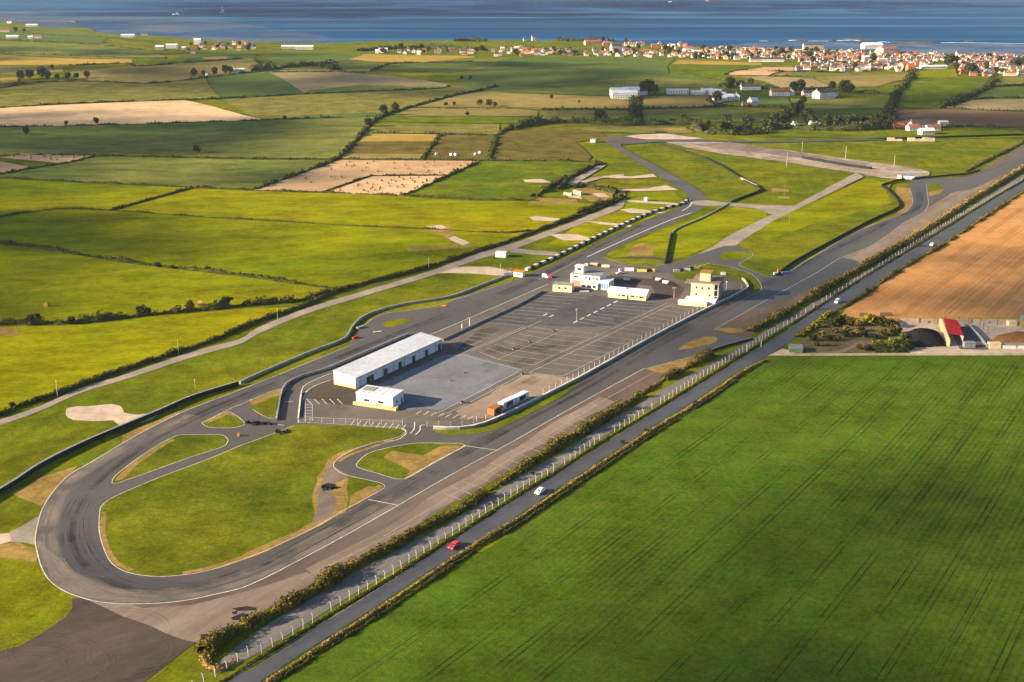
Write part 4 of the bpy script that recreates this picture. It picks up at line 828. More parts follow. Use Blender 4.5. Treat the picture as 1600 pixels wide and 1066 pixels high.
# single trees and bushes, each with what it stands beside
for i, (x, y, s, lab) in enumerate([(55, 505, 6.5, 'round dark bush at the left end of the uneven hedge'), (45, 507, 5, 'smaller bush left of the round dark bush in the uneven hedge'), (112, 507, 5.5, 'low bush right of the gap in the uneven hedge'), (172, 498, 4.5, 'bush standing apart in the middle of the uneven hedge'),
        (222, 492, 6.5, 'broad bush in the uneven hedge'), (232, 491, 4.5, 'bush touching the broad bush on its right'), (297, 484, 6, 'bush with the straw bale just behind it'), (353, 479, 7, 'tallest bush of the uneven hedge, standing proud of it'), (385, 478, 4, 'bush right of the tallest bush'),
        (430, 474, 4.5, 'bush at the right part of the uneven hedge'), (247, 417, 3.5, 'small bush in the gap of the pasture hedge'), (270, 420, 3.2, 'dark round shrub in the pasture hedge'), (325, 424, 4, 'bush at the kink of the pasture hedge'), (20, 637, 3.2, 'loose shrub at the left end of the lane hedge'), (57, 628, 3, 'loose shrub second from the left end of the lane hedge')]):
    bush(x, y, s, lab, 'bushes of the left hedges', LEAF_D)
for (x, y, s, lab) in [(973, 693, 1.9, 'small dark shrub beside the wire fence, left one'), (832, 742, 1.6, 'dry bush in the straw bank'), (1009, 676, 2.4, 'bush at the bend of the straw bank'), (1086, 632, 2.2, 'bush at the top of the straw bank bend'), (1435, 385, 3.6, 'round bush between fence and road, right of the white car'),
                       (1276, 484, 3.0, 'round bush on the verge left of the silver car'), (1398, 425, 2.5, 'bush on the stubble side of the road'), (1355, 457, 3.2, 'dark bush at the stubble corner of the road')]:
    bush(x, y, s, lab, 'bushes along the public road', LEAF_D)
for (x, y, s, lab) in [(42, 211, 8, 'lone tree in front of the pale stubble at far left'), (307, 239, 8, 'lone tree in the shaded meadow'), (152, 194, 7, 'lone tree on the lower edge of the pale stubble'), (103, 196, 5, 'small tree on the edge of the stubble, left of the lone tree'), (445, 187, 5, 'small tree right of the stubble tip'),
                       (575, 198, 11, 'tree in the diagonal hedge, near its lowest kink'), (600, 180, 13, 'broad tree where the diagonal hedge meets the meadows'), (617, 174, 11, 'tree just right of the broad hedge tree'), (750, 165, 8, 'left tree of the pair in the khaki meadow'), (765, 166, 8, 'right tree of the pair in the khaki meadow'), (773, 167, 6, 'small tree beside the meadow pair'),
                       (730, 181, 5, 'small tree on the golden strip in the middle'), (697, 166, 6, 'tree left in the thin meadow hedge'), (710, 165, 6, 'second tree in the thin meadow hedge'), (862, 155, 5, 'lone shrub on the khaki field left of the white farm'), (905, 161, 4, 'small shrub below the khaki field'),
                       (722, 124, 7, 'left one of two dark trees in the deep green fields'), (735, 124, 6, 'right one of two dark trees in the deep green fields'), (82, 108, 7, 'tree by the tan field gate at far left'), (1136, 196, 13, 'big round tree at the right end of the middle tree belt'),
                       (1107, 195, 6, 'small tree left of the big round tree'), (937, 191, 15, 'round tree standing out of the thick tree belt'), (1168, 200, 14, 'round tree behind the tree belt'), (1398, 160, 12, 'tree in the right hedge'), (1330, 143, 10, 'tree right of the white villa'), (1387, 178, 13, 'dark tree at the foot of the right hedge')]:
    tree(x, y, s, lab, 'lone trees in the fields')
grove = [(32, 125, 12), (48, 123, 16), (66, 122, 17), (75, 124, 14), (90, 125, 9), (105, 124, 11), (120, 123, 9), (137, 122, 11), (303, 119, 12), (318, 118, 9), (335, 117, 13), (352, 115, 15), (360, 115, 11), (25, 50, 12), (38, 50, 10),
         (1005, 147, 17), (1015, 147, 20), (1022, 148, 14), (1240, 146, 16), (1250, 143, 18), (1300, 141, 12), (1318, 144, 16), (1326, 146, 12), (1140, 139, 15), (1155, 139, 14), (1172, 135, 12), (1120, 160, 14),
         (1243, 185, 20), (1258, 190, 20), (1210, 198, 18), (1225, 196, 22), (1268, 196, 18), (1292, 199, 17), (1305, 200, 16), (1320, 200, 17), (1335, 199, 18), (1350, 198, 15), (1366, 196, 16), (1248, 175, 16), (1254, 165, 14), (1385, 187, 18), (1380, 195, 14)]
for (x, y, s) in grove:
    where = ('left hill' if x < 200 else 'second hill' if x < 400 else 'white farm' if x < 1030 else 'white farm cottages' if y < 165 else 'low farm belt')
    big = 'broad' if s > 15 else 'tall' if s > 11 else 'small'
    sid = 'left' if x < (80 if x < 200 else 330 if x < 400 else 1012 if x < 1030 else 1200 if y < 165 else 1300) else 'right'
    tree(x, y, s, f'{big} dark tree, {sid} part of the {where} grove', 'trees in groves')
# overgrown garden left of the yard
k = 0
gcols = [(LEAF_D, 'dark green'), (LEAF_G, 'brown green'), (LEAF_O, 'dry straw coloured'), (LEAF_Y, 'yellow green')]
for (x, y, s, ci, note) in [(1290, 499, 6, 3, 'at the road corner of the overgrown plot'), (1282, 505, 5, 3, 'beside the road corner shrub'), (1273, 512, 4.5, 3, 'third along the road edge of the overgrown plot'), (1263, 519, 4, 3, 'fourth along the road edge of the overgrown plot'), (1253, 526, 3.5, 3, 'last along the road edge of the plot'),
        (1300, 510, 6, 0, 'behind the road edge shrubs'), (1312, 507, 7, 0, 'at the back of the plot near the stubble'), (1328, 508, 6, 1, 'at the back middle of the plot'), (1340, 510, 5, 1, 'left of the bright shrub at the back'), (1360, 507, 8, 3, 'at the back of the plot, bright against the stubble'), (1375, 509, 7, 0, 'right of the bright back shrub'), (1390, 512, 7, 0, 'in the back right corner of the plot'),
        (1398, 522, 7, 1, 'by the right fence of the plot'), (1380, 525, 5, 1, 'in the right middle of the plot'), (1350, 527, 5, 0, 'in the centre of the plot'), (1365, 530, 4, 0, 'in the centre right of the plot'), (1335, 524, 4.5, 2, 'in the centre left of the plot'), (1320, 527, 5, 0, 'left of centre in the plot'), (1308, 532, 4, 1, 'in the left half of the plot'),
        (1295, 533, 4.5, 0, 'low in the left half of the plot'), (1283, 527, 4.5, 2, 'near the green gate shed'), (1270, 533, 5, 0, 'right of the small green shed'), (1276, 541, 3.5, 1, 'at the wall by the shed'), (1290, 541, 3, 2, 'at the wall right of the shed'), (1342, 546, 4, 1, 'against the front wall'), (1355, 548, 4, 0, 'against the front wall, left of the clipped hedge'), (1304, 520, 4, 2, 'near the plot centre'), (1322, 517, 4, 2, 'dry clump near the plot centre'), (1345, 518, 4, 1, 'by the grey path')]:
    m_, cn = gcols[ci]; bush(x, y, s, f'{cn} shrub {note}', 'shrubs of the overgrown plot', m_, flat=.9)
hedge('clipped yellow green hedge in front of the black heap, beside the yard', [(1358, 544), (1372, 543), (1390, 542), (1404, 538), (1410, 531)], 3.2, 3.0, LEAF_Y, 1.0, .5, lump=.25)
hedge('dark thick hedge between the overgrown plot and the black heap', [(1366, 549), (1390, 549), (1412, 548), (1420, 540)], 5, 3.4, LEAF_D, 1.0, .6, lump=.35)
# ---------------------------------------------------------------- barriers and fences
def wall_line(name, label, cat, px, width, height, m, top=None, smooth=3, step=4.0, piece=None, group=None, jitter=0.0):
    """a long wall or barrier built of separate lengths; each length is a part"""
    pts = resample(ground_line(px, smooth), step); n = len(pts)
    root = empty(name, (pts[0].x, pts[0].y, 0), 0, label, cat, group); o0 = pts[0]
    A = offset_line(pts, width/2); B = offset_line(pts, -width/2)
    for i in range(n-1):
        d = (pts[i+1]-pts[i]); g = d*(.012)
        q = [A[i]+g-o0, A[i+1]-g-o0, B[i+1]-g-o0, B[i]+g-o0]; hh = height+random.uniform(-jitter, jitter)
        v = [(c.x, c.y, -.1) for c in q] + [(c.x, c.y, hh) for c in q]
        f = [(0, 1, 5, 4), (1, 2, 6, 5), (2, 3, 7, 6), (3, 0, 4, 7), (4, 5, 6, 7)]
        mesh(piece or 'barrier_segment', v, f, m, root)
        if top:
            t = .09; v = [(c.x, c.y, hh+.002) for c in q] + [(c.x, c.y, hh+t) for c in q]
            mesh('cap', v, f, top, root)
    return root
wall_line('safety_wall', 'long black tyre wall with a grey top along the outside of the hairpin, far left', 'barrier', [(-90, 826), (0, 771), (25, 756), (62, 731), (125, 699), (190, 671), (250, 646), (300, 624), (372, 602)], .9, 1.7, BLACKR, BARR_G, step=5)
wall_line('safety_wall', 'pale grey barrier beside the grass, continuing the black tyre wall up to the light gantry', 'barrier', [(375, 600), (400, 588), (487, 551), (537, 532), (550, 513), (562, 501), (580, 491), (625, 478), (700, 466), (745, 450), (787, 434), (800, 430)], .8, 1.15, BARR_G, None, step=5)
wall_line('pit_wall', 'grey concrete wall curving from the paddock entrance and along the left straight', 'wall', [(432, 658), (435, 640), (441, 612), (450, 600), (470, 590), (512, 577), (600, 539.5), (640, 523)], .6, 1.1, BARR_G, None, step=4)
wall_line('pit_wall', 'white topped wall between the pit lane and the upper paddock', 'wall', [(692, 533), (745, 508), (810, 478), (849, 456)], .3, 1.1, BARR_G, None, step=4)
wall_line('paddock_wall', 'long white topped wall around the right side of the paddock', 'wall', [(677, 670.5), (712, 671.5), (750, 666), (800, 645), (860, 615), (920, 584), (1012, 532), (1090, 491), (1162, 455.5), (1167, 446), (1160, 437)], .9, 1.05, BARR_G, PAINT, step=5)  # grey sides carry the wall's bluish shade in their colour
wall_line('paddock_wall', 'low white kerb wall left of the paddock gate', 'wall', [(466, 656), (468, 640), (471, 614)], .5, .6, BARR_G, PAINT, step=4)
wall_line('guard_rail', 'dark guard rail at the gap in the gorse hedge', 'guard rail', [(1108, 551), (1135, 542), (1176, 531)], .35, 1.1, BLACKR, BARR_G, step=4)
wall_line('safety_wall', 'black tyre wall along the right infield, from the corner hut to the kink', 'barrier', [(1213, 432), (1240, 411), (1300, 378), (1360, 346), (1400, 328), (1405, 320), (1398, 309), (1385, 297), (1378, 291), (1392, 286), (1413, 281)], .9, 1.3, BLACKR, None, step=5)
wall_line('safety_wall', 'black barrier standing in the infield grass below the bend', 'barrier', [(1039, 413), (1044, 390), (1049, 366)], .8, 1.3, BLACKR, None, step=4)
wall_line('safety_wall', 'grey barrier curving across the infield grass to the far kink', 'barrier', [(1049, 366), (1060, 357), (1100, 340), (1140, 318)], .7, .8, BARR_G, None, step=5)
wall_line('safety_wall', 'black barrier with the sharp kink in the upper infield', 'barrier', [(1142, 317), (1165, 308), (1190, 298), (1183, 293), (1160, 281), (1130, 262), (1100, 247), (1060, 234), (1030, 225)], .9, 1.2, BLACKR, None, 0, step=6)
wall_line('safety_wall', 'low white wall with dark posts at the far kink', 'barrier', [(1158, 280), (1172, 287), (1183, 292)], .9, 1.4, PAINT_OLD, None, 0, step=3)
wall_line('safety_wall', 'long black block wall standing on the pale cross runway', 'barrier', [(1253, 247.5), (1290, 254), (1330, 261), (1361, 264.5)], 3.0, 1.8, BLACKR, None, 0, step=6, jitter=.1)
wall_line('safety_wall', 'black barrier along the edge of the far runway corner', 'barrier', [(1425, 281), (1470, 276), (1512, 272), (1530, 267)], .8, 1.1, BLACKR, None, step=5)
wall_line('safety_wall', 'small dark barrier on the pale area at the far bend', 'barrier', [(1024, 208), (1042, 208.5)], 3, 1.6, BLACKR, None, 0, step=4)
wall_line('safety_wall', 'black tyre wall beside the pit exit left of the white pavilion row', 'barrier', [(434, 642), (438, 625), (447, 611)], .8, 1.0, BLACKR, None, step=3)
wall_line('boundary_wall', 'long pale block wall between the yard and the green crop', 'wall', [(1234, 556), (1260, 555.8), (1400, 555.4), (1600, 555), (1700, 555)], .5, .9, CONC_L, None, 0, step=5)
wall_line('boundary_wall', 'dark boarded fence between the yard and the orange stubble', 'wall', [(1400, 502.5), (1500, 503), (1600, 503.5), (1700, 504)], .2, 1.1, WOOD, None, 0, step=4)
wall_line('ruin_wall', 'broken pale stone wall left standing on the far field', 'wall', [(1386, 220), (1412, 220.5)], 3, 2.5, CONC_L, None, 0, step=7, jitter=.8)
wall_line('ruin_wall', 'longer broken pale wall on the far field, right of its neighbour', 'wall', [(1418, 220.5), (1460, 221)], 3, 3.0, CONC_L, None, 0, step=7, jitter=.8)
wall_line('ruin_wall', 'broken pale wall of the ruined farm by the lane thicket, left piece', 'wall', [(882, 304), (894, 306)], 2.0, 1.8, CONC_L, None, 0, step=3, jitter=.6)
wall_line('ruin_wall', 'broken pale wall of the ruined farm by the lane thicket, right piece', 'wall', [(897, 303), (910, 306)], 2.4, 2.6, CONC_L, None, 0, step=3, jitter=.9)
# the row of tyre bundles on the left of the upper straight
row = ground_line([(822, 423), (865, 404), (912, 381), (960, 358), (1010, 336), (1040, 326), (1064, 320), (1075, 313)], 4)
Lr = sum((row[i+1]-row[i]).length for i in range(len(row)-1)); NB = 54; rs = resample(row, Lr/NB)
tb_w = None; tb_b = None
for i in range(len(rs)-1):
    a, b = rs[i], rs[i+1]; d = b-a; c = (a+b)/2; ang = math.atan2(d.y, d.x); Ld = d.length*.97
    white = i % 2 == 0
    src = tb_w if white else tb_b
    if src is None:
        geo = [cyl(-Ld*.38+Ld*.25*j, .55*(k-.5), z*.42-.05, z*.42+.36, .52, .5, 8) for j in range(4) for k in range(2) for z in range(3)]
        root = empty('tyre_bundle', (c.x, c.y, 0), ang, '', 'tyre bundle')
        part('tyres', geo, BLACKR, root)
        part('wrap', [bx(-Ld/2, Ld/2, -.95, .88, .02, 1.30)], PAINT if white else BLACKR, root)
        if white: tb_w = root
        else: tb_b = root
    else: root = copy_tree(src); root.location = (c.x, c.y, 0); root.rotation_euler = (0, 0, ang)
    col_ = 'white wrapped' if white else 'black'
    pos_ = 'at the near end of' if i < 8 else 'in the lower part of' if i < 22 else 'in the middle of' if i < 34 else 'in the upper part of' if i < 48 else 'at the curved far end of'
    tag(root, f'{col_} tyre bundle {pos_} the row by the upper straight', 'tyre bundle', f'{col_} tyre bundles {pos_} the row')
# posts and fences
PV, PF = join([([(-.055, -.055, -.2), (.055, -.055, -.2), (.055, .055, -.2), (-.055, .055, -.2), (-.05, -.05, 2.3), (.05, -.05, 2.3), (.05, .05, 2.3), (-.05, .05, 2.3), (.36, -.05, 2.85), (.46, -.05, 2.78), (.46, .05, 2.78), (.36, .05, 2.85)],
               [(0, 3, 2, 1), (0, 1, 5, 4), (1, 2, 6, 5), (2, 3, 7, 6), (3, 0, 4, 7), (4, 5, 9, 8), (5, 6, 10, 9), (6, 7, 11, 10), (7, 4, 8, 11), (8, 9, 10, 11)])])
POST = bpy.data.meshes.new('post'); POST.from_pydata(PV, [], PF); POST.materials.append(POSTC)
PV2, PF2 = join([bx(-.05, .05, -.05, .05, -.1, 2.4)])
POST2 = bpy.data.meshes.new('post'); POST2.from_pydata(PV2, [], PF2); POST2.materials.append(mat('fence_post_grey', (.42, .40, .38), None, 1))
def wire_mat():
    m = bpy.data.materials.new('wire_mesh'); m.use_nodes = True; nt = m.node_tree; b = nt.nodes['Principled BSDF']
    b.inputs['Base Color'].default_value = (.26, .25, .24, 1); b.inputs['Roughness'].default_value = .6; b.inputs['Alpha'].default_value = .10
    return m
WIRE = wire_mat()
def fence(label, px, step, pm, h, wires=True, alpha_panel=True, smooth=3, rot=True):
    pts = resample(ground_line(px, smooth), step); o0 = pts[0]
    root = empty('wire_fence', (o0.x, o0.y, 0), 0, label, 'fence')
    for i, p in enumerate(pts):
        a = pts[max(0, i-1)]; b = pts[min(len(pts)-1, i+1)]; d = b-a
        if random.random() < .05: continue
        o = bpy.data.objects.new('post', pm); COL.objects.link(o); o.parent = root; o.location = (p.x-o0.x, p.y-o0.y, 0); o.scale = (1, 1, random.uniform(.86, 1.06)); o.rotation_euler = (random.uniform(-.07, .07), random.uniform(-.07, .07), math.atan2(d.y, d.x)+math.pi/2)
    v = []; f = []
    for i in range(len(pts)-1):
        k = len(v); a = pts[i]-o0; b = pts[i+1]-o0; v += [(a.x, a.y, .05), (b.x, b.y, .05), (b.x, b.y, h), (a.x, a.y, h)]; f.append((k, k+1, k+2, k+3))
    mesh('wire_netting', v, f, WIRE, root)
    v = []; f = []
    for z in (.5, h*.6, h):
        for i in range(len(pts)-1):
            k = len(v); a = pts[i]-o0; b = pts[i+1]-o0
            v += [(a.x, a.y, z), (b.x, b.y, z), (b.x, b.y, z+.02), (a.x, a.y, z+.02)]; f.append((k, k+1, k+2, k+3))
    o = mesh('wire', v, f, POST.materials[0], root); o['kind'] = 'stuff'
    return root
fence('wire fence on bent white concrete posts between the service road and the public road', [(285, 1092), (322, 1066), (357, 1046), (390, 1025), (411, 1020), (486, 975), (542, 940), (607, 902), (691, 847), (745, 812), (805, 773), (872, 733), (935, 691), (995, 655), (1050, 620), (1092, 593), (1162, 550), (1225, 511)], 3.6, POST, 2.3)
fence('tall mesh fence on grey posts behind the white paddock wall', [(745, 660), (800, 640), (860, 610), (920, 579), (1012, 527), (1090, 486), (1158, 452)], 4.5, POST2, 2.3)
fence('mesh fence with a gate along the bottom of the paddock', [(466, 661), (545, 663), (600, 664), (629, 665)], 4.5, POST2, 2.2, smooth=0)
fence('short mesh fence right of the paddock gate', [(667, 667), (700, 668), (742, 662)], 4.5, POST2, 2.2, smooth=0)
fence('wire fence along the upper part of the public road', [(1230, 508), (1300, 463), (1400, 401), (1480, 350), (1597, 283)], 6, POST2, 1.4)
def pole(px, py, h, label, r=.09, m=None, arm=False, group=None):
    root = empty('lamp_post' if arm else 'pole', P(px, py), random.uniform(0, 3), label, 'lamp post' if arm else 'pole', group)
    part('shaft', [cyl(0, 0, -.2, h, r, r*.7, 6)], m or GREYM, root)
    if arm: part('floodlight', [bx(-.9, .9, -.15, .15, h-.25, h+.25)], PAINT, root)
    else: part('crossbar', [bx(-.45, .45, -.06, .06, h-.5, h-.38)], m or GREYM, root)
    return root
for (x, y, ht, lab) in [(90, 620, 7.0, 'pale pole by the lane hedge at far left'), (279, 553, 6.5, 'thin pole at the lane hedge, second from the left'), (434, 502, 6.5, 'thin pole where the lane hedge bends'), (670, 420, 6.5, 'thin pole beside the lane below the stony patch'),
                        (305, 608, 4.5, 'short post with a board in the grass beside the black tyre wall')]:
    pole(x, y, ht, lab, m=POSTC)
for (x, y, ht, lab) in [(1233, 350, 13, 'tall dark mast standing by the taxiway fork'), (1225, 309, 13, 'dark mast on the tan ring in the infield'), (1229, 260, 12, 'mast on the edge of the cross runway'), (1321, 249, 11, 'mast behind the black block wall'), (1253, 237, 9, 'pale mast left on the runway verge'), (1397, 259, 9, 'pale mast on the right runway verge')]:
    pole(x, y, ht, lab, r=.17, m=WOOD if y > 300 else POSTC)
pole(901, 504, 6.5, 'lamp post at the near end of the painted dashes', .1, PAINT, True)
pole(1053, 466, 5.5, 'pale lamp post in front of the cream tower', .1, PAINT, True)
pole(734, 511, 4.5, 'thick white post at the pit wall gap', .3, PAINT, True)
pole(722, 513, 2.2, 'short white post left of the pit wall gap', .35, PAINT)
pole(1135, 452, 4.0, 'white loudspeaker pole at the wall behind the tower', .1, PAINT, True)
pole(782, 427, 5.5, 'thin pole by the light gantry', .1, PAINT)
pole(1189, 543, 3.6, 'white pole by the yard entrance', .14, PAINT)
pole(1167, 551, 3.4, 'white pole on the verge by the road bend', .14, PAINT)
# ---------------------------------------------------------------- buildings
def frame(a, b):
    """origin at a, x axis towards b"""
    A = P(*a); B = P(*b); d = B-A; return A, math.atan2(d.y, d.x), math.hypot(d.x, d.y)
def win(root, x0, x1, z0, z1, y=0.0, m=None, name='window', fr=True):
    """window on the front face (y = 0 facing -y)"""
    if fr: f = part(name, [bx(x0-.08, x1+.08, y-.05, y+.04, z0-.08, z1+.08)], PAINT, root)
    else: f = root
    part('pane' if fr else name, [bx(x0, x1, y-.07, y-.051, z0, z1)], m or GLASSD, f)
def win_side(root, x, y0, y1, z0, z1, name='window', m=None):
    f = part(name, [bx(x-.04, x+.05, y0-.08, y1+.08, z0-.08, z1+.08)], PAINT, root); part('pane', [bx(x+.051, x+.07, y0, y1, z0, z1)], m or GLASSD, f)
# long white garage hall
A, az, W = frame((517, 603), (556, 608)); B = P(690, 545.5); C0 = P(556, 608)
depth = (Vector((B.x, B.y))-Vector((C0.x, C0.y))).length
u = Vector((math.cos(az), math.sin(az))); vv = (Vector((B.x, B.y))-Vector((C0.x, C0.y))).normalized()
# local axes are skewed slightly in the photograph; use a right angled hall along the long wall
az_l = math.atan2(vv.y, vv.x); root = empty('garage_hall', C0, az_l, 'long white garage hall with a row of dark doors, biggest building in the paddock', 'garage')
Wd = W*abs(math.sin(az_l-az)) + .0
H1, H2 = 4.7, 5.9
v = [(0, 0, 0), (depth, 0, 0), (depth, Wd, 0), (0, Wd, 0), (0, 0, H1), (depth, 0, H1), (depth, Wd, H2), (0, Wd, H2)]
mesh('wall', v, [(0, 1, 5, 4), (1, 2, 6, 5), (2, 3, 7, 6), (3, 0, 4, 7)], WHITE, root)
nr = 22
for i in range(nr):
    x0 = -.25+(depth+.5)*i/nr; x1 = -.25+(depth+.5)*(i+1)/nr-.04
    v = [(x0, -.35, H1-.03), (x1, -.35, H1-.03), (x1, Wd+.2, H2+.03), (x0, Wd+.2, H2+.03), (x0, -.35, H1+.14), (x1, -.35, H1+.14), (x1, Wd+.2, H2+.2), (x0, Wd+.2, H2+.2)]
    mesh('roof_panel', v, [(0, 3, 2, 1), (4, 5, 6, 7), (0, 1, 5, 4), (1, 2, 6, 5), (2, 3, 7, 6), (3, 0, 4, 7)], WHITE, root)
part('gutter', [bx(-.3, depth+.3, -.5, -.36, H1-.12, H1+.05)], GREYM, root)
for i in range(nr):
    x0 = depth*i/nr+.03; part('wall_panel', [bx(x0, x0+depth/nr-.06, -.06, -.002, .45, H1-.1)], WHITE, root)
for px_ in (606, 650, 820, 1000, 1170, 1330, 1490):
    gx = 500+px_/8; t = None
    # position along the wall: intersect image column with the wall base
    lo_, hi_ = 0.0, 1.0
    for _ in range(30):
        mid = (lo_+hi_)/2; q = C0+(B-C0)*mid; zc = q.y*cp+(CAM_H-0)*sp; xp = 800+F*q.x/zc
        if xp < gx: lo_ = mid
        else: hi_ = mid
    x0 = depth*lo_; d_ = part('door', [bx(x0-1.1, x0+1.1, -.12, -.062, .02, 2.9)], mat('dark_door', (.05, .055, .06), None, 1), root); part('door_frame', [bx(x0-1.22, x0-1.11, -.15, -.062, .02, 3.0), bx(x0+1.11, x0+1.22, -.15, -.062, .02, 3.0), bx(x0-1.1, x0+1.1, -.15, -.062, 2.91, 3.0)], GREYM, d_)
part('plinth', [bx(-.16, -.002, .0, Wd, .02, 1.1)], TANB, root)
for i in range(8): xv = depth*(i+.35)/8; part('downpipe', [cyl(xv, -.2, .02, H1-.1, .07, .07, 6)], GREYM, root)
part('gable_panel', [bx(-.08, -.003, y0+.02, y0+Wd/4-.04, 1.12, H1+(H2-H1)*y0/Wd-.1) for y0 in [Wd*i/4 for i in range(4)]], WHITE, root)
# small white office block beside it
def block(name, label, cat, nl, nr_, br, h, wallm, roofm, over=.15, parapet=.25, base=None):
    A, az, W = frame(nl, nr_); Bq = P(*br); N = P(*nr_); dv = Vector((Bq.x-N.x, Bq.y-N.y)); D = abs(-math.sin(az)*dv.x+math.cos(az)*dv.y)
    root = empty(name, A, az, label, cat)
    part('wall', [bx(0, W, 0, D, -.1, h)], wallm, root)
    part('roof', [bx(-over, W+over, -over, D+over, h+.003, h+parapet)], roofm, root)
    return root, W, D
root, W, D = block('office_block', 'low white flat roofed office block on a tan base, below the garage hall', 'office', (557, 632), (614, 640.5), (638.7, 630), 4.9, WHITE, WHITE)
part('plinth', [bx(-1.0, W+.5, -1.0, -.003, -.05, 1.2), bx(W+.003, W+1.8, -1.0, 1.2, -.05, 1.2)], TANB, root)
win(root, W*.22, W*.36, 1.9, 2.8); win(root, W*.60, W*.75, 1.9, 2.8)
win_side(root, W, D*.3, D*.42, 1.8, 2.8); d_ = part('door', [bx(W+.003, W+.06, D*.78, D*.88, .05, 2.4)], GLASSD, root)
part('grey_roof_panel', [bx(W*.05, W*.36, D*.35, D*.85, 5.153, 5.30)], BARR_G, root)  # raised blue-grey panel on the flat roof
for i in range(5): part('roof_seam', [bx(W*(i+.9)/6, W*(i+.9)/6+.12, 0, D, 5.153, 5.2)], WHITE, root)
# white pavilion with pitched roof
A, az, W = frame((950, 465), (1009, 470.5)); D = 10.5
root = empty('pavilion', A, az, 'long single storey cream pavilion with a white pitched roof, in the middle of the paddock', 'pavilion')
part('wall', [bx(0, W, 0, D, -.1, 2.9)], CREAM, root)
mesh('gable', [(0, 0, 2.9), (0, D, 2.9), (0, D/2, 4.6), (W, 0, 2.9), (W, D, 2.9), (W, D/2, 4.6)], [(0, 1, 2), (3, 5, 4)], WHITE, root)
for s in (0, 1):
    for i in range(10):
        x0 = -.4+(W+.8)*i/10; x1 = -.4+(W+.8)*(i+1)/10-.04
        ye, yr = (-.5, D/2) if s == 0 else (D+.5, D/2)
        v = [(x0, ye, 2.75), (x1, ye, 2.75), (x1, yr, 4.64), (x0, yr, 4.64), (x0, ye, 2.9), (x1, ye, 2.9), (x1, yr, 4.8), (x0, yr, 4.8)]
        mesh('roof_panel', v, [(0, 3, 2, 1), (4, 5, 6, 7), (0, 1, 5, 4), (1, 2, 6, 5), (2, 3, 7, 6), (3, 0, 4, 7)], WHITE, root)
for (a, b) in [(.27, .32), (.36, .45), (.60, .70), (.75, .79), (.82, .94)]: win(root, W*a, W*b, 1.3, 2.2)
part('door', [bx(W*.50, W*.545, -.08, -.003, .02, 2.2)], mat('dark_door', (.05, .055, .06)), root)
part('chimney', [bx(W*.4, W*.4+.7, D*.35, D*.35+.7, 3.9, 5.2)], GREYM, root)
# clubhouse with small lookout
A, az, W = frame((889, 447), (934, 452)); root = empty('clubhouse', A, az, 'white two storey clubhouse with a small lookout box on its roof, beside the start straight', 'clubhouse')
D = 13
part('wall', [bx(0, W, 2.2, D, -.1, 6.2)], WHITE2, root); part('roof', [bx(-.2, W+.2, 2.0, D+.2, 6.203, 6.5)], BARR_G, root)
part('lower_wall', [bx(W*.45, W*1.02, -1.8, 2.197, -.1, 3.0)], WHITE2, root); part('balcony_floor', [bx(W*.44, W*1.03, -2.0, 2.19, 3.003, 3.2)], PAINT, root)
part('balcony_rail', [bx(W*.44+i*(W*.58/9), W*.44+i*(W*.58/9)+.1, -2.0, -1.9, 3.203, 4.1) for i in range(10)] + [bx(W*.44, W*1.03, -2.0, -1.9, 4.103, 4.2)], PAINT, root)
win(root, W*.47, W*.62, .8, 2.2, -1.8); win(root, W*.66, W*.82, .8, 2.2, -1.8); win(root, W*.86, W*.97, .8, 2.2, -1.8)
for (a, b, z0, z1) in [(.10, .28, 4.4, 5.4), (.50, .57, 4.4, 5.4), (.63, .69, 3.6, 5.5), (.77, .82, 4.4, 5.4), (.88, .96, 4.4, 5.4)]: win(root, W*a, W*b, z0, z1, 2.2)
st = part('staircase', [([(W*.02, -3.4, 0), (W*.42, -3.4, 0), (W*.42, 2.19, 0), (W*.02, 2.19, 0), (W*.36, 2.19, 3.2), (W*.10, 2.19, 3.2)], [(0, 1, 4, 5), (0, 5, 3), (1, 2, 4), (3, 5, 4, 2)])], ROOFB, root)
part('lookout', [bx(W*.10, W*.38, 4.5, 8.5, 6.503, 10.2)], WHITE2, root); part('lookout_roof', [bx(W*.08, W*.40, 4.3, 8.7, 10.203, 10.4)], WHITE, root)
win(root, W*.17, W*.32, 8.1, 9.3, 4.5)
part('annexe', [bx(W*1.03, W*1.38, -.5, 8, -.1, 4.3)], WHITE, root); part('annexe_roof', [bx(W*1.02, W*1.39, -.7, 8.2, 4.303, 4.5)], WHITE, root)
for i in range(4): win(root, W*1.06+i*W*.078, W*1.06+i*W*.078+W*.055, .8, 3.6, -.5, BLUEP)
# beige cabin
root, W, D = block('cabin', 'beige cabin with two small square windows, below the clubhouse', 'cabin', (863.5, 455.5), (893, 457.5), (900, 453.5), 3.7, CREAM, BARR_G)
win(root, W*.29, W*.40, 1.6, 2.7); win(root, W*.62, W*.73, 1.6, 2.7)
# cream race control tower
A, az, W = frame((1078.7, 470), (1120, 473.5)); root = empty('control_tower', A, az, 'cream three storey race control tower with a penthouse and balconies, right of the paddock', 'tower')
D = 17; H = 9.6; W = W*1.02
part('wall', [bx(0, W*.86, 0, D, -.1, H)], CREAM, root); part('frame_wall', [bx(W*.86+.003, W-1.6, 1.6, D, -.1, H-.003)], BARR_G, root)
for z in (3.1, 6.2): part('balcony_floor', [bx(W*.86+.005, W+.3, .0, D, z, z+.25)], PAINT, root)
for z in (3.35, 6.45):
    part('balcony_rail', [bx(W+.2, W+.3, 0.02+i*D/14, .1+i*D/14, z+.003, z+1.0) for i in range(15)] + [bx(W+.2, W+.3, .0, D, z+1.003, z+1.1)], GREYM, root)
for i in range(6): part('column', [bx(W-.15, W+.15, i*(D-.3)/5, i*(D-.3)/5+.3, -.1, H-.02)], PAINT, root)
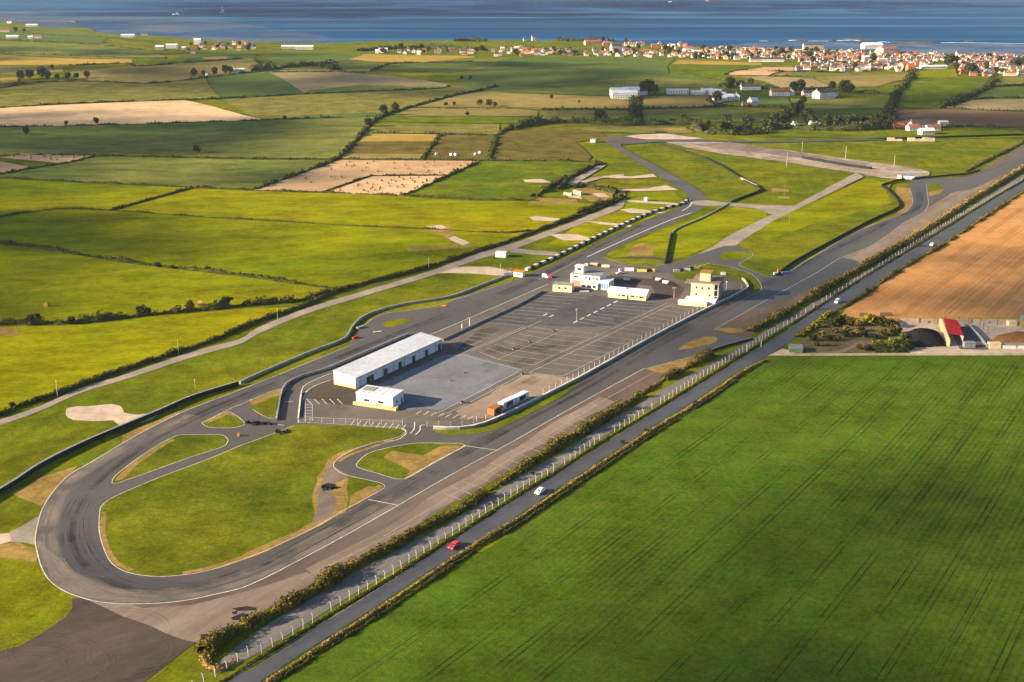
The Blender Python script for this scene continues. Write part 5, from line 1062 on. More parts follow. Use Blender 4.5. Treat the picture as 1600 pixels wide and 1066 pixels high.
for z in (.4, 3.6, 6.7):
    for i in range(5): part('window', [bx(W-1.597, W-1.54, 1.9+i*(D-2.2)/5, 1.9+(i+.8)*(D-2.2)/5, z, z+2.2)], GLASSD, root)
part('string_course', [bx(-.06, W*.86, -.06, -.003, 5.0, 5.25)], TANB, root)
for (a, z0) in [(.17, 6.6), (.39, 6.4), (.63, 6.6), (.17, 3.0), (.66, 3.0)]: win(root, W*a, W*(a+.07), z0, z0+1.3)
part('roof', [bx(-.3, W+.6, -.3, D+.3, H+.003, H+.3)], ROOFB, root); part('roof_edge', [bx(-.35, W+.65, -.38, -.303, H-.1, H+.35)], BARR_G, root)
part('side_canopy', [bx(-3.6, -.303, 1.5, 9, H-.9, H-.6)], ROOFB, root)
part('penthouse', [bx(W*.27, W*.66, 3.5, 10, H+.303, H+4.4)], CREAM, root); part('penthouse_roof', [bx(W*.25, W*.69, 3.2, 10.4, H+4.403, H+4.7)], mat('ochre_roof', (.34, .21, .06), (.28, .18, .06), .6), root)
win_side(root, W*.66, 5, 8.5, H+1.8, H+3.4)
part('podium', [bx(-W*.12, W*.98, -6, -.003, -.1, 2.2)], WHITE2, root); part('podium_front', [bx(-W*.32, W*.72, -10, -6.003, -.1, 1.9)], CREAM, root)
part('podium_front_roof', [bx(-W*.34, W*.74, -10.2, -6.1, 1.903, 2.1)], WHITE, root)
part('podium_roof', [bx(-W*.14, W, -6.0, -.05, 2.203, 2.4)], WHITE, root)
part('railing', [bx(W*.4+i*2.0, W*.4+i*2.0+.12, -10.6, -10.48, 0, 3.2) for i in range(4)] + [bx(W*.4, W*.4+6.1, -10.6, -10.48, 3.203, 3.35)], WOOD, root)
# white hut by the lane, light gantry, red roofed hut, kiosk by the far bend
root, W, D = block('hut', 'small white box hut on the grass by the lane', 'hut', (774, 402), (790, 403), (795, 401), 2.9, WHITE, WHITE)
root, W, D = block('hut', 'marshal hut with an orange red roof beside the start straight', 'hut', (802, 432), (816, 433.5), (819, 431), 2.6, WHITE2, ORNG, .5, .3); win(root, W*.3, W*.8, 1, 2, m=BLUEP)
root, W, D = block('kiosk', 'lone white kiosk in the grass by the far bend', 'kiosk', (922, 222.5), (930, 222.8), (931.5, 221), 2.6, WHITE, BARR_G)
root, W, D = block('kiosk', 'tiny white kiosk on the short cross path of the infield', 'kiosk', (1006, 315), (1011, 315.3), (1013, 314), 2.4, WHITE, WHITE)
root, W, D = block('hut', 'tan hut at the corner of the far cross runway', 'hut', (1402, 278.5), (1408, 279), (1410, 277.5), 2.6, CREAM, ROOFB)
root, W, D = block('container', 'blue and white boarded store at the far runway corner', 'container', (1412, 279.5), (1428, 280.3), (1431, 278), 2.2, WHITE2, BLUEP)
A, az, _ = frame((786, 433), (801, 432)); root = empty('light_gantry', A, az, 'white lattice gantry with start lights at the left barrier end', 'gantry')
part('leg', [bx(0, .2, 0, .2, 0, 5)], PAINT, root); part('leg', [bx(4.4, 4.6, 0, .2, 0, 5)], PAINT, root); part('leg', [bx(2.2, 2.4, 0, .2, 0, 4)], PAINT, root)
part('crossbar', [bx(0, 4.6, .02, .18, 3.4+.8*i, 3.55+.8*i) for i in range(2)], PAINT, root); part('board', [bx(.3, 4.3, -.06, .0, .8, 2.2)], WHITE, root)
# parked trailers by the paddock wall
def trailer(a, b, D, h, label, m1, m2, cat='trailer', door=True):
    A, az, L = frame(a, b); root = empty('trailer', A, az, label, cat)
    part('body', [bx(0, L, 0, D, .5, h)], m1, root)
    part('roof', [bx(-.05, L+.05, -.05, D+.05, h+.003, h+.12)], m2, root)
    if door: part('awning_opening', [bx(L*.25, L*.75, -.05, -.003, .8, h-.4)], GLASSD, root)
    for x in (L*.2, L*.75):
        for y in (.15, D-.15): part('wheel', [cylh(x, y, .45, 'y', .14, .44, 10)], BLACKR, root)
    part('chassis', [bx(.1, L-.1, .3, D-.3, .3, .497)], BLACKR, root)
    return root
trailer((786.5, 643), (806, 633.5), 2.6, 3.2, 'white race trailer nearest the orange box, by the paddock wall', WHITE, WHITE)
trailer((807, 633), (826, 623.5), 2.6, 3.0, 'white trailer with an open dark side, furthest right by the wall', WHITE, WHITE)
trailer((772, 652), (785, 645), 3.0, 3.0, 'rusty orange box trailer at the end of the white trailers', RUST, RUST, 'box trailer')
# barrier blocks around the upper paddock
def blockwall(px, py, L, h, m, label, ang=0.0, D=1.0):
    root = empty('barrier_block', P(px, py), ang, label, 'barrier block'); part('block', [bx(-L/2, L/2, -D/2, D/2, -.05, h)], m, root); part('base', [bx(-L/2-.1, L/2+.1, -D/2-.1, D/2+.1, -.05, .15)], BLACKR, root)
for (x, y, L, h, m_, lab, a) in [(928, 415, 4.4, 1.5, CREAM, 'pinkish barrier block above the clubhouse roof', -.1), (938, 416.5, 3.4, 1.4, BLACKR, 'black barrier block between the pinkish and the cream ones', -.1), (946, 418, 4.6, 1.5, CREAM, 'cream barrier block above the clubhouse annexe', -.1), (916, 416, 1.8, 1.7, WHITE, 'small pale cube block just right of the lookout', 0),
                              (983, 424, 5.2, 2.0, WHITE, 'large white barrier block at the middle of the upper paddock', -.05), (1003, 425, 5.4, 1.4, YELP, 'long yellow barrier block on the grass edge', -.05), (1015, 424.5, 3.4, 1.3, BLACKR, 'black block right of the long yellow one', 0), (1021, 424.5, 1.5, 1.6, YELP, 'tiny yellow block right of the black one', 0), (969, 424, 1.6, 1.4, WHITE, 'small white stack left of the large white block', .5),
                              (1028.5, 438.5, 3.2, 1.5, WHITE, 'white barrier block at the roundabout edge, left one', -.4), (1040, 443, 3.4, 1.6, WHITE, 'white barrier block at the roundabout edge, right one', -.4), (1034, 441, 3.0, 1.3, BLACKR, 'black barrier block between the two white ones on the curve', -.4), (1024, 436.5, 3.0, 1.3, BLACKR, 'black barrier block left of the two white ones', -.4), (1048, 446, 3.4, 1.3, BLACKR, 'black barrier block at the right end of the curve', -.3),
                              (1057, 424.5, 3.6, 1.3, PAINT_OLD, 'worn white block at the near end of the grass chicane', .1), (1064, 424, 2.8, 1.5, BLACKR, 'black block in the grass chicane row', .1), (1072.5, 423.5, 4.2, 1.3, WHITE, 'long white block in the grass chicane row', .1), (1081, 421.5, 2, 1.8, BLACKR, 'upright black stack at the end of the chicane row', .1), (1088, 420, 3.6, 1.2, PAINT_OLD, 'pale block half hidden by the tower', .1),
                              (979, 438, 3.2, 1.3, WHITE, 'white block lying on the asphalt behind the pavilion', -.2), (913, 456.5, 5.0, .7, PAINT, 'long low white slab right of the beige cabin', .0), (1212, 430, 2.4, 1.6, WHITE, 'white block at the infield corner hut', .2), (1217, 428, 1.8, 2.8, ORNG, 'red and white marker stack at the infield corner', .2), (1228, 428.5, 5.2, 1.5, BLUEP, 'blue grey container block by the infield corner', .3),
                              (1130, 430, 2.6, 1.6, WHITE, 'white cube behind the tower roof', 0), (590, 519, 4.0, .3, PAINT, 'white triangular marker on the pit exit asphalt', .5), (563, 513, 4.4, 1.0, PAINT_OLD, 'pale kerb block at the pit exit', .9), (555, 529, 3, 1.0, REDP, 'red kerb block at the pit exit', .9), (693, 479, 2.6, .7, ORNG, 'orange board lying by the left straight', 0), (457, 597, 1.2, .8, REDP, 'small red cone group by the curved white line', 0), (373, 682, .9, 1.1, ORNG, 'orange cone on the dark junction', 0)]:
    blockwall(x, y, L, h, m_, lab, a)
for (x, y, s, lab) in [(705, 596, 1.0, 'small dark drain box on the blue grey asphalt, left one'), (726, 584, 1.0, 'small dark drain box on the blue grey asphalt, right one'), (816.5, 586, 1.6, 'dark drain cover at the end of the first aisle'), (649, 619, .8, 'dark stump right of the office block'), (803, 547, 1.6, 'low dark bin on the pink centre line, near one'), (828, 535.5, 1.4, 'low dark bin on the pink centre line, middle one'), (865, 518.5, 1.4, 'low dark bin on the pink centre line, far one'), (722, 630.5, 1.8, 'rusty drain cover near the angled bays')]:
    s *= .6; o = empty('drain_box', P(x, y), .3, lab, 'drain box'); part('box', [bx(-s/2, s/2, -s/2, s/2, 0, s*.8)], ROOFB, o); part('lid', [bx(-s*.6, s*.6, -s*.6, s*.6, s*.8+.003, s*.9)], BLACKR, o)
# stacked tyres lying on the grass and at the junctions
def tyre_pile(x, y, n, label, spread=1.6):
    root = empty('tyre_pile', P(x, y), 0, label, 'tyre pile')
    for i in range(n): part('tyre', [cyl(random.uniform(-spread, spread)*2.2, random.uniform(-spread, spread)*.6, .0, random.choice([.3, .6, .9]), .42, .38, 8)], BLACKR, root)
tyre_pile(394, 662, 16, 'black tyre pile on the junction, left one', 1.3); tyre_pile(409, 663, 20, 'black tyre pile on the junction, right one', 1.5); tyre_pile(445, 675.5, 18, 'black and white tyre pile at the infield grass edge', 1.6); tyre_pile(513, 763, 18, 'dark tyre pile on the gravel path in the infield', 1.3)
# ---------------------------------------------------------------- yard on the right
YG = (1420, 550)
sheet('yard', [(1404, 502), (1420, 548), (1424, 555), (1700, 555), (1700, 503)], CONC_L, .06)
sheet('yard', [(1482, 512), (1515, 510), (1548, 540), (1543, 547), (1500, 546)], APRON, .075)
def heap(name, label, cat, pts, h, m):
    ring = jag([g2(*p) for p in pts], .5, 3); n = len(ring); cx = sum(a for a, b in ring)/n; cy = sum(b for a, b in ring)/n; v = []; f = []
    L = 6
    for l in range(L):
        t = l/(L-1); s = 1-t*.97; z = h*math.sin(t*math.pi/2)**.8
        for (a, b) in ring: v.append((cx+(a-cx)*s, cy+(b-cy)*s, z+.35*noise.noise(Vector((a*.4, b*.4, l*.8)))*(0 if l == 0 else 1)))
    for l in range(L-1):
        for i in range(n): f.append((l*n+i, l*n+(i+1) % n, (l+1)*n+(i+1) % n, (l+1)*n+i))
    f.append(tuple((L-1)*n+i for i in range(n)))
    return tag(mesh(name, v, f, m, None, True), label, cat)
heap('silage_heap', 'big black covered silage heap in the yard', 'silage heap', [(1408, 523), (1425, 517), (1450, 517), (1468, 521), (1475, 532), (1480, 542), (1450, 543), (1425, 543), (1418, 535)], 4.2, HEAPD)
heap('manure_heap', 'brown manure heap at the right end of the yard', 'manure heap', [(1546, 532), (1560, 524), (1585, 519), (1620, 522), (1660, 530), (1640, 540), (1600, 539), (1560, 538)], 2.6, HEAPB)
A, az, L = frame((1482, 541.5), (1470, 509)); root = empty('silo_shed', A, az, 'red roofed shed with cream buttressed wall beside the black heap', 'shed')
D = 7.0
part('wall', [bx(0, L, -.5, -.003, 0, 3.2)], CREAM, root)
for i in range(9): part('buttress', [bx(i*(L-.6)/8, i*(L-.6)/8+.6, -.005, .9, 0, 3.5)], CREAM, root)
for i in range(10):
    x0 = L*.22+i*L*.76/10; v = [(x0, -.6, 3.9), (x0+L*.074, -.6, 3.9), (x0+L*.074, -D, 3.3), (x0, -D, 3.3), (x0, -.6, 4.05), (x0+L*.074, -.6, 4.05), (x0+L*.074, -D, 3.45), (x0, -D, 3.45)]
    mesh('roof_panel', v, [(0, 3, 2, 1), (4, 5, 6, 7), (0, 1, 5, 4), (1, 2, 6, 5), (2, 3, 7, 6), (3, 0, 4, 7)], REDP, root)
part('back_wall', [bx(L*.22, L*.98, -D+.1, -D+.3, 0, 3.28)], WHITE2, root)
part('post', [cyl(L*.23, -D+.6, 0, 3.3, .1), cyl(L*.6, -D+.6, 0, 3.3, .1)], GREYM, root)
wall_line('silage_wall', 'grey diagonal wall across the yard', 'wall', [(1514, 512), (1530, 528), (1543, 545)], .5, 1.6, BARR_G, None, 0, step=4)
wall_line('silage_wall', 'pale back wall of the yard behind the black heap', 'wall', [(1404, 504.5), (1475, 505)], .4, 2.2, CONC_L, None, 0, step=4)
wall_line('silage_wall', 'pale back wall of the yard behind the brown heap', 'wall', [(1484, 505.2), (1600, 506)], .4, 2.0, CONC_L, None, 0, step=4)
for (a, b, br, h, m_, r_, lab) in [((1507, 544), (1524, 544), (1525, 541), 2.2, BARR_G, BARR_G, 'grey container on the front apron of the yard'), ((1546, 545), (1564, 545), (1565, 542), 2.2, CREAM, CREAM, 'cream container on the front apron of the yard'), ((1567, 545), (1588, 545), (1589, 542), 1.6, WHITE2, BARR_G, 'low white trough in front of the brown heap'), ((1590, 545), (1640, 545), (1641, 542), 1.6, WHITE2, BARR_G, 'longer low white trough at the right edge'),
                                  ((1576, 510), (1589, 510), (1590, 507), 2.0, CREAM, CREAM, 'cream box by the silo at the back of the yard'), ((1233, 551), (1254, 552), (1256, 546), 2.0, mat('green_shed', (.10, .16, .10), (.08, .13, .09), 1), BARR_G, 'small green shed at the road corner of the plot')]:
    block('container' if 'container' in lab else 'store', lab, 'container' if 'container' in lab else 'shed', a, b, br, h, m_, r_)
root = empty('silo', P(1603, 512), 0, 'round silo with a blue domed top at the right edge of the yard', 'silo'); part('tank', [cyl(0, 0, 0, 5.6, 3.1, 3.1, 20)], mat('silo_olive', (.16, .14, .07), (.12, .11, .06), .5), root); part('dome', [cyl(0, 0, 5.603, 6.6, 3.2, 1.2, 20)], BLUEP, root)
for (x, y, hh) in [(1397, 508, 8), (1400.5, 509, 7), (1403.5, 512, 5), (1409, 516, 4.5), (1456, 504, 6.5), (1459.5, 506, 6), (1464, 507, 5), (1475.5, 505, 5), (1498, 504, 3), (1513, 506, 3), (1531, 507, 3), (1558, 508, 3), (1536, 516, 3.4), (1543, 522, 3.4)]:
    near = 'by the dark thicket' if x < 1415 else 'beside the red roofed shed' if x < 1480 else 'along the back of the yard' if y < 510 else 'in the middle of the yard'
    root = empty('post', P(x, y), 0, f'{"tall rusty" if hh > 4.6 else "short dark"} steel post {near}', 'post', 'steel posts of the yard'); part('shaft', [bx(-.14, .14, -.14, .14, 0, hh)], RUST if hh > 4.6 else WOOD, root)
# small shade trees behind the far field edge markers
for (x, y, L_) in [(1349, 494, 4), (1384, 493.5, 6)]:
    blockwall(x, y, L_, 1.6, WOOD, 'dark timber pile at the edge of the orange stubble, %s one' % ('left' if x < 1360 else 'right'))
# ---------------------------------------------------------------- vehicles
def car(x, y, heading, paint, label, kind='hatch', dx=0, L=4.3):
    root = empty('car', P(x, y, .09), heading, label, 'car'); Wc = 1.78; h = L/4.3
    prof = {'hatch': [(0, .35), (0, .75), (.12, .88), (1.05, 1.0), (1.75, 1.46), (3.45, 1.50), (4.1, 1.08), (4.3, .95), (4.3, .35)], 'van': [(0, .35), (0, .95), (.35, 1.1), (.95, 1.25), (1.5, 1.85), (4.2, 1.9), (4.3, 1.7), (4.3, .35)]}[kind]
    prof = [(a*h, b) for a, b in prof]; n = len(prof)
    v = []; 
    for s in (-1, 1):
        for (a, b) in prof:
            in_ = .16 if b > 1.2 else .03 if b > .9 else 0
            v.append((a-L/2, s*(Wc/2-in_), b))
    f = [tuple(range(n)), tuple(range(2*n-1, n-1, -1))] + [(i, n+i, n+(i+1) % n, (i+1) % n) for i in range(n)]
    o = mesh('body', v, f, paint, root)
    bv = o.modifiers.new('bevel', 'BEVEL'); bv.width = .05; bv.segments = 2; bv.limit_method = 'ANGLE'
    def gl(name, vs): mesh(name, vs, [(0, 1, 2, 3)], GLASSD, root)
    a0, b0 = (prof[3], prof[4]); r0, r1 = (prof[5], prof[6])
    def lerp(p, q, t): return (p[0]+(q[0]-p[0])*t, p[1]+(q[1]-p[1])*t)
    p, q = lerp(a0, b0, .12), lerp(a0, b0, .9); gl('windscreen', [(p[0]-L/2-.02, -.68, p[1]+.02), (p[0]-L/2-.02, .68, p[1]+.02), (q[0]-L/2-.02, .6, q[1]+.02), (q[0]-L/2-.02, -.6, q[1]+.02)])
    if kind == 'hatch':
        p, q = lerp(r0, r1, .15), lerp(r0, r1, .9); gl('rear_window', [(p[0]-L/2+.02, -.6, p[1]+.02), (p[0]-L/2+.02, .6, p[1]+.02), (q[0]-L/2+.02, .66, q[1]+.02), (q[0]-L/2+.02, -.66, q[1]+.02)])
    for s in (-1, 1):
        gl('side_window', [(1.35*h-L/2, s*(Wc/2-.015), 1.03), (3.75*h-L/2, s*(Wc/2-.015), 1.06), (3.3*h-L/2, s*(Wc/2-.11), 1.42), (1.85*h-L/2, s*(Wc/2-.11), 1.40)])
        for xx in (.85*h, 3.45*h):
            wgeo = cylh(xx-L/2, s*(Wc/2-.08), .32, 'y', .11, .33, 14); wh = part('wheel', [wgeo], BLACKR, root); part('rim', [cylh(xx-L/2, s*(Wc/2+.032), .32, 'y', .006, .2, 10)], GREYM, wh)
        part('headlight', [bx(-L/2-.03, -L/2+.06, s*.62-.16, s*.62+.16, .66, .80)], WHITE, root); part('tail_light', [bx(L/2-.05, L/2+.03, s*.68-.1, s*.68+.1, .72, .92)], REDP, root)
    part('number_plate', [bx(L/2+.005, L/2+.02, -.26, .26, .52, .62)], YELP, root)
    return root
hd = math.atan2(P(725, 838).y-P(700, 856).y, P(725, 838).x-P(700, 856).x)
CARW = mat('car_white', (.72, .74, .78), (.70, .72, .76), .5, rough=.25, spec=.6); CARR = mat('car_red', (.50, .015, .03), (.46, .015, .03), .5, rough=.25, spec=.6); CARS = mat('car_silver', (.55, .60, .68), (.5, .55, .62), .5, rough=.3, spec=.6); CARD = mat('car_dark', (.03, .03, .035), None, .5, rough=.3, spec=.6)
car(843.5, 770.5, hd, CARW, 'white hatchback driving on the public road, nearest of the white ones'); car(710, 855.5, hd, CARR, 'bright red car driving on the public road near the bottom', L=4.5)
car(1308, 473.5, hd-.02, CARS, 'silver white van on the public road below the orange stubble', 'van', L=4.6); car(1456, 384, hd-.04, CARW, 'small white car furthest away on the public road', L=4.0)
car(860, 434, hd+.4, CARR, 'red car standing on the start straight by the clubhouse'); root = car(853, 434, hd+1.3, CARS, 'pale blue van standing beside the red car on the start straight', 'van')
car(968, 428.5, .3, CARS, 'silver car parked above the roundabout, left of the white block', L=3.8)
# ---------------------------------------------------------------- bales
bm_ = None
def bale(x, y, label, m, group, r=1.0, cat='bale'):
    root = mesh('bale', *cylh(0, 0, r*.9, 'x', r*1.0, r, 12), m); root.location = P(x, y); root.rotation_euler = (0, 0, random.uniform(0, 3)); return tag(root, label, cat, group)
bale(73, 479, 'straw coloured bale alone in the yellow pasture at far left', BALE, 'straw bales', 1.2); bale(313, 477, 'straw coloured bale behind the uneven hedge', BALE, 'straw bales', 1.2)
src = None
def sprinkle(n, poly, label, group, m, r=.9, seed=3):
    rs_ = random.Random(seed); xs = [p[0] for p in poly]; ys = [p[1] for p in poly]; c = 0; src = None; pts = []
    while c < n:
        x = rs_.uniform(min(xs), max(xs)); y = rs_.uniform(min(ys), max(ys)); ins = False; j = len(poly)-1
        for i in range(len(poly)):
            if (poly[i][1] > y) != (poly[j][1] > y) and x < (poly[j][0]-poly[i][0])*(y-poly[i][1])/(poly[j][1]-poly[i][1])+poly[i][0]: ins = not ins
            j = i
        if not ins or any(abs(x-a) < 9 and abs(y-b) < 2 for a, b in pts): continue
        c += 1; pts.append((x, y))
        if src is None: src = bale(x, y, label, m, group, r)
        else:
            o = src.copy(); COL.objects.link(o); o.location = P(x, y); o.rotation_euler = (0, 0, rs_.uniform(0, 3))
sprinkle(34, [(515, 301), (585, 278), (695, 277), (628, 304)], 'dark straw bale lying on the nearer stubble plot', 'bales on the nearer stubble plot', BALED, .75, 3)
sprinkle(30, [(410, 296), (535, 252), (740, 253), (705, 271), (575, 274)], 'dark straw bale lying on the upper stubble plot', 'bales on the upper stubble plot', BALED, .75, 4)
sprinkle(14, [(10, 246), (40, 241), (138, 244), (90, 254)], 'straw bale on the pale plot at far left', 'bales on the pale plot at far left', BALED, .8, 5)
for (x, y, lab) in [(682, 243, 'white wrapped bale furthest left in the brown plot'), (705, 243, 'white wrapped bale second from left in the brown plot'), (712, 243.5, 'white wrapped bale third from left in the brown plot'), (743, 243, 'white wrapped bale fourth in the brown plot'), (749, 240, 'white wrapped bale furthest right in the brown plot')]:
    bale(x, y, lab, WHITE, 'white wrapped bales in the brown plot', 1.2)
# ---------------------------------------------------------------- houses
WALLS = [(mat('house_white', (.60, .585, .56), (.50, .49, .47), .1), 'white'), (mat('house_cream', (.48, .40, .29), None, .1), 'cream'), (mat('house_pink', (.36, .25, .20), None, .1), 'pink'), (mat('house_grey', (.30, .29, .29), None, .1), 'grey'), (mat('house_brick', (.34, .13, .07), None, .1), 'red brick')]
ROOFS = [(mat('roof_slate', (.050, .050, .058), (.075, .072, .08), .2), 'slate'), (mat('roof_orange', (.26, .10, .05), (.20, .08, .045), .2), 'orange tiled'), (mat('roof_brown', (.17, .09, .06), (.21, .12, .08), .2), 'brown tiled'), (mat('roof_red', (.30, .075, .04), None, .2), 'red tiled'), (mat('roof_white', (.50, .51, .54), None, .2), 'white')]
_HM = {}
def house_parts(L, D, h, rh, wi, ri, chim=True, win_=True):
    key = (L, D, h, rh, wi, ri, chim, win_)
    if key in _HM: return _HM[key]
    out = []
    v = [(-L/2, -D/2, -.6), (L/2, -D/2, -.6), (L/2, D/2, -.6), (-L/2, D/2, -.6), (-L/2, -D/2, h), (L/2, -D/2, h), (L/2, D/2, h), (-L/2, D/2, h), (-L/2, 0, h+rh), (L/2, 0, h+rh)]
    out.append(('wall', v, [(0, 1, 5, 4), (1, 2, 6, 5), (2, 3, 7, 6), (3, 0, 4, 7), (5, 6, 9), (7, 4, 8)], WALLS[wi][0]))
    e = .35; k = rh/(D/2)*e
    v = [(-L/2-e, -D/2-e, h-k+.05), (L/2+e, -D/2-e, h-k+.05), (L/2+e, 0, h+rh+.08), (-L/2-e, 0, h+rh+.08), (L/2+e, D/2+e, h-k+.05), (-L/2-e, D/2+e, h-k+.05)]
    v += [(a, b, c+.2) for a, b, c in v]
    out.append(('roof', v, [(0, 3, 2, 1), (3, 5, 4, 2), (6, 7, 8, 9), (9, 8, 10, 11), (0, 1, 7, 6), (5, 11, 10, 4), (1, 2, 8, 7), (2, 4, 10, 8), (0, 6, 9, 3), (3, 9, 11, 5)], ROOFS[ri][0]))
    if chim:
        v, f = join([bx(-L/2+.1, -L/2+1.1, -.5, .5, h+rh*.4, h+rh+1.2)]); out.append(('chimney', v, f, WALLS[wi][0]))
    if win_:
        g = []; nw = max(2, int(L/3.2))
        for z in ([1.0] if h < 4 else [1.0, 3.5]):
            for i in range(nw):
                xc = -L/2+L*(i+.5)/nw; g += [bx(xc-.55, xc+.55, -D/2-.05, -D/2-.01, z, z+1.25), bx(xc-.55, xc+.55, D/2+.01, D/2+.05, z, z+1.25)]
            g += [bx(L/2+.01, L/2+.05, -.6, .6, z, z+1.2), bx(-L/2-.05, -L/2-.01, -.6, .6, z, z+1.2)]
        v, f = join(g); out.append(('windows', v, f, GLASSD))
    ms = []
    for (nm, v, f, m) in out:
        me = bpy.data.meshes.new(nm); me.from_pydata(v, [], f); me.materials.append(m); ms.append((nm, me))
    _HM[key] = ms; return ms
def house(x, y, L, D, h, rh, wi, ri, ang, label, group=None, cat='house', xy=None, chim=True, win_=True):
    loc = Vector((xy[0], xy[1], hgt(*xy))) if xy else P(x, y)
    root = empty(cat.replace(' ', '_'), loc, ang, label, cat, group)
    for nm, me in house_parts(L, D, h, rh, wi, ri, chim, win_):
        o = bpy.data.objects.new(nm, me); COL.objects.link(o); o.parent = root
    return root
SIZES = [(8, 6.5, 2.6, 2.0, 'bungalow'), (7, 7, 4.6, 2.2, 'two storey house'), (11, 6.5, 4.2, 2.1, 'long house'), (17, 6.5, 4.2, 2.2, 'terrace')]
TAKEN = []
def town(poly, n, wprob, rprob, sprob, where, group, dmin=13, seed=1, base=0.05, spread=.5, tries=6000, tall=1.0):
    r = random.Random(seed); xs = [p[0] for p in poly]; ys = [p[1] for p in poly]; c = 0
    ring = [g2(*p) for p in poly]; X = [a for a, b in ring]; Y = [b for a, b in ring]
    xm, ym = (min(xs)+max(xs))/2, None
    for _ in range(tries):
        if c >= n: break
        x = r.uniform(min(X), max(X)); y = r.uniform(min(Y), max(Y)); ins = False; j = len(ring)-1
        for i in range(len(ring)):
            if (ring[i][1] > y) != (ring[j][1] > y) and x < (ring[j][0]-ring[i][0])*(y-ring[i][1])/(ring[j][1]-ring[i][1])+ring[i][0]: ins = not ins
            j = i
        if not ins or any((x-a)**2+(y-b)**2 < (dmin*.5+q)**2 for a, b, q in TAKEN): continue
        si = r.choices(range(4), sprob)[0]; L, D, h, rh, kind = SIZES[si]; wi = r.choices(range(5), wprob)[0]; ri = r.choices(range(5), rprob)[0]
        ang = base + r.choice([0, math.pi/2, 0, 0])+r.uniform(-spread, spread)*.3
        fx = (x-min(X))/(max(X)-min(X)+.01); fy = (y-min(Y))/(max(Y)-min(Y)+.01)
        pos = ('left' if fx < .33 else 'middle' if fx < .66 else 'right')+(' seaward' if fy > .55 else ' landward')
        lab = f'{WALLS[wi][1]} {kind}, {ROOFS[ri][1]} roof, {pos} side of {where}'
        house(0, 0, L, D, h*.9, rh, wi, ri, ang, lab, f'{WALLS[wi][1]} {kind}s with {ROOFS[ri][1]} roofs, {pos} side of {where}', xy=(x, y), win_=fy < .8)
        TAKEN.append((x, y, L*.35)); c += 1
    return c
# hand placed farms and larger buildings
def big(x, y, L, D, h, rh, wi, ri, ang, label, cat, **k):
    p = P(x, y); TAKEN.append((p.x, p.y, max(L, D)*.55)); return house(x, y, L, D, h, rh, wi, ri, ang, label, None, cat, **k)
big(975, 153.5, 32, 18, 7.5, 2.5, 0, 4, .05, 'large white farm shed, front one of the white farm in the middle distance', 'barn', chim=False)
big(968, 150, 24, 16, 7.5, 3, 0, 4, .1, 'white farm shed behind and left of the large one', 'barn', chim=False); big(986, 149.5, 20, 12, 8, 3, 0, 4, .1, 'white barn behind the large farm shed', 'barn', chim=False)
big(1003, 148, 13, 8, 5, 3, 0, 0, .6, 'white farmhouse under the big dark trees', 'farmhouse'); big(1058, 147, 28, 12, 5, 1.6, 0, 4, .02, 'long low white shed standing alone right of the white farm', 'barn', chim=False)
big(1090, 147.5, 18, 7, 3, 2, 0, 4, -.2, 'low white cottage, left one of the cottage group', 'cottage'); big(1104, 147, 14, 8, 4.5, 2.6, 0, 4, .2, 'white cottage in the middle of the upper cottage group', 'cottage'); big(1118, 148, 16, 8, 4.5, 2.6, 0, 4, -.5, 'white cottage on the right of the upper cottage group', 'cottage'); big(1128, 150.5, 10, 7, 3.5, 2, 0, 4, -.6, 'small white cottage at the end of the upper group', 'cottage')
big(1124, 158.5, 16, 8, 3.6, 2, 0, 4, .2, 'low white farm cottage at the left of the lower group', 'cottage'); big(1136, 157, 16, 9, 5, 3, 0, 4, .2, 'white farmhouse in the middle of the lower group', 'farmhouse'); big(1150, 156, 13, 9, 6, 3, 0, 0, 1.4, 'white gabled farmhouse at the right of the lower group', 'farmhouse')
big(1176, 165, 11, 8, 6, 3.2, 0, 4, .6, 'single white gabled house right of the farm groups', 'house'); big(1167, 166, 12, 5, 2.8, 1.5, 1, 2, .1, 'low cream outhouse beside the single white gabled house', 'outhouse')
big(1172, 140, 26, 9, 4.6, 3, 0, 0, .1, 'long white bungalow with slate roof beside the dark grove', 'bungalow')
big(1218, 149, 24, 10, 5, 3, 0, 1, .1, 'white house with bright orange roof on the far ridge', 'house'); big(1236, 148, 12, 8, 5.5, 3, 0, 2, 1.2, 'white gabled house right of the orange roofed one', 'house')
big(1268, 150, 24, 9, 4.5, 2.5, 0, 0, .1, 'low white wing of the villa, left side', 'house'); big(1287, 153, 26, 14, 7, 3.5, 0, 0, .5, 'large white villa with slate roof in front of trees', 'villa'); big(1299, 149, 14, 9, 4.5, 2.5, 0, 0, .2, 'white outbuilding right of the villa', 'outhouse')
big(1447, 209, 14, 9, 3.4, 2.2, 0, 4, .2, 'white shed in front of the low dark farm', 'barn', chim=False); big(1438, 200, 22, 11, 4.5, 3, 3, 0, .1, 'grey farmhouse with dark slate roof, low farm', 'farmhouse'); big(1426, 203, 12, 8, 3.5, 2, 0, 3, .2, 'white farm building with a red roof end, low farm', 'barn'); big(1403, 200, 12, 6, 3, 1.6, 4, 3, .1, 'red farm store left of the low farm', 'barn', chim=False); big(1396, 197, 7, 5, 2.8, 1.4, 0, 0, .1, 'small pale store at the left end of the low farm', 'barn'); big(1473, 197, 9, 6, 4.4, 1.2, 3, 4, .1, 'pale green grey tank shed right of the low farm', 'barn', chim=False); big(1457, 203, 14, 8, 3.5, 2, 3, 2, .1, 'brown roofed shed at the right of the low farm', 'barn', chim=False)
big(1272, 198, 10, 6, 3.4, 2, 0, 4, .2, 'small white building between the dark trees', 'cottage'); big(1241, 200, 7, 5, 4, 2, 0, 4, .9, 'tiny white cottage at the left edge of the dark tree belt', 'cottage')
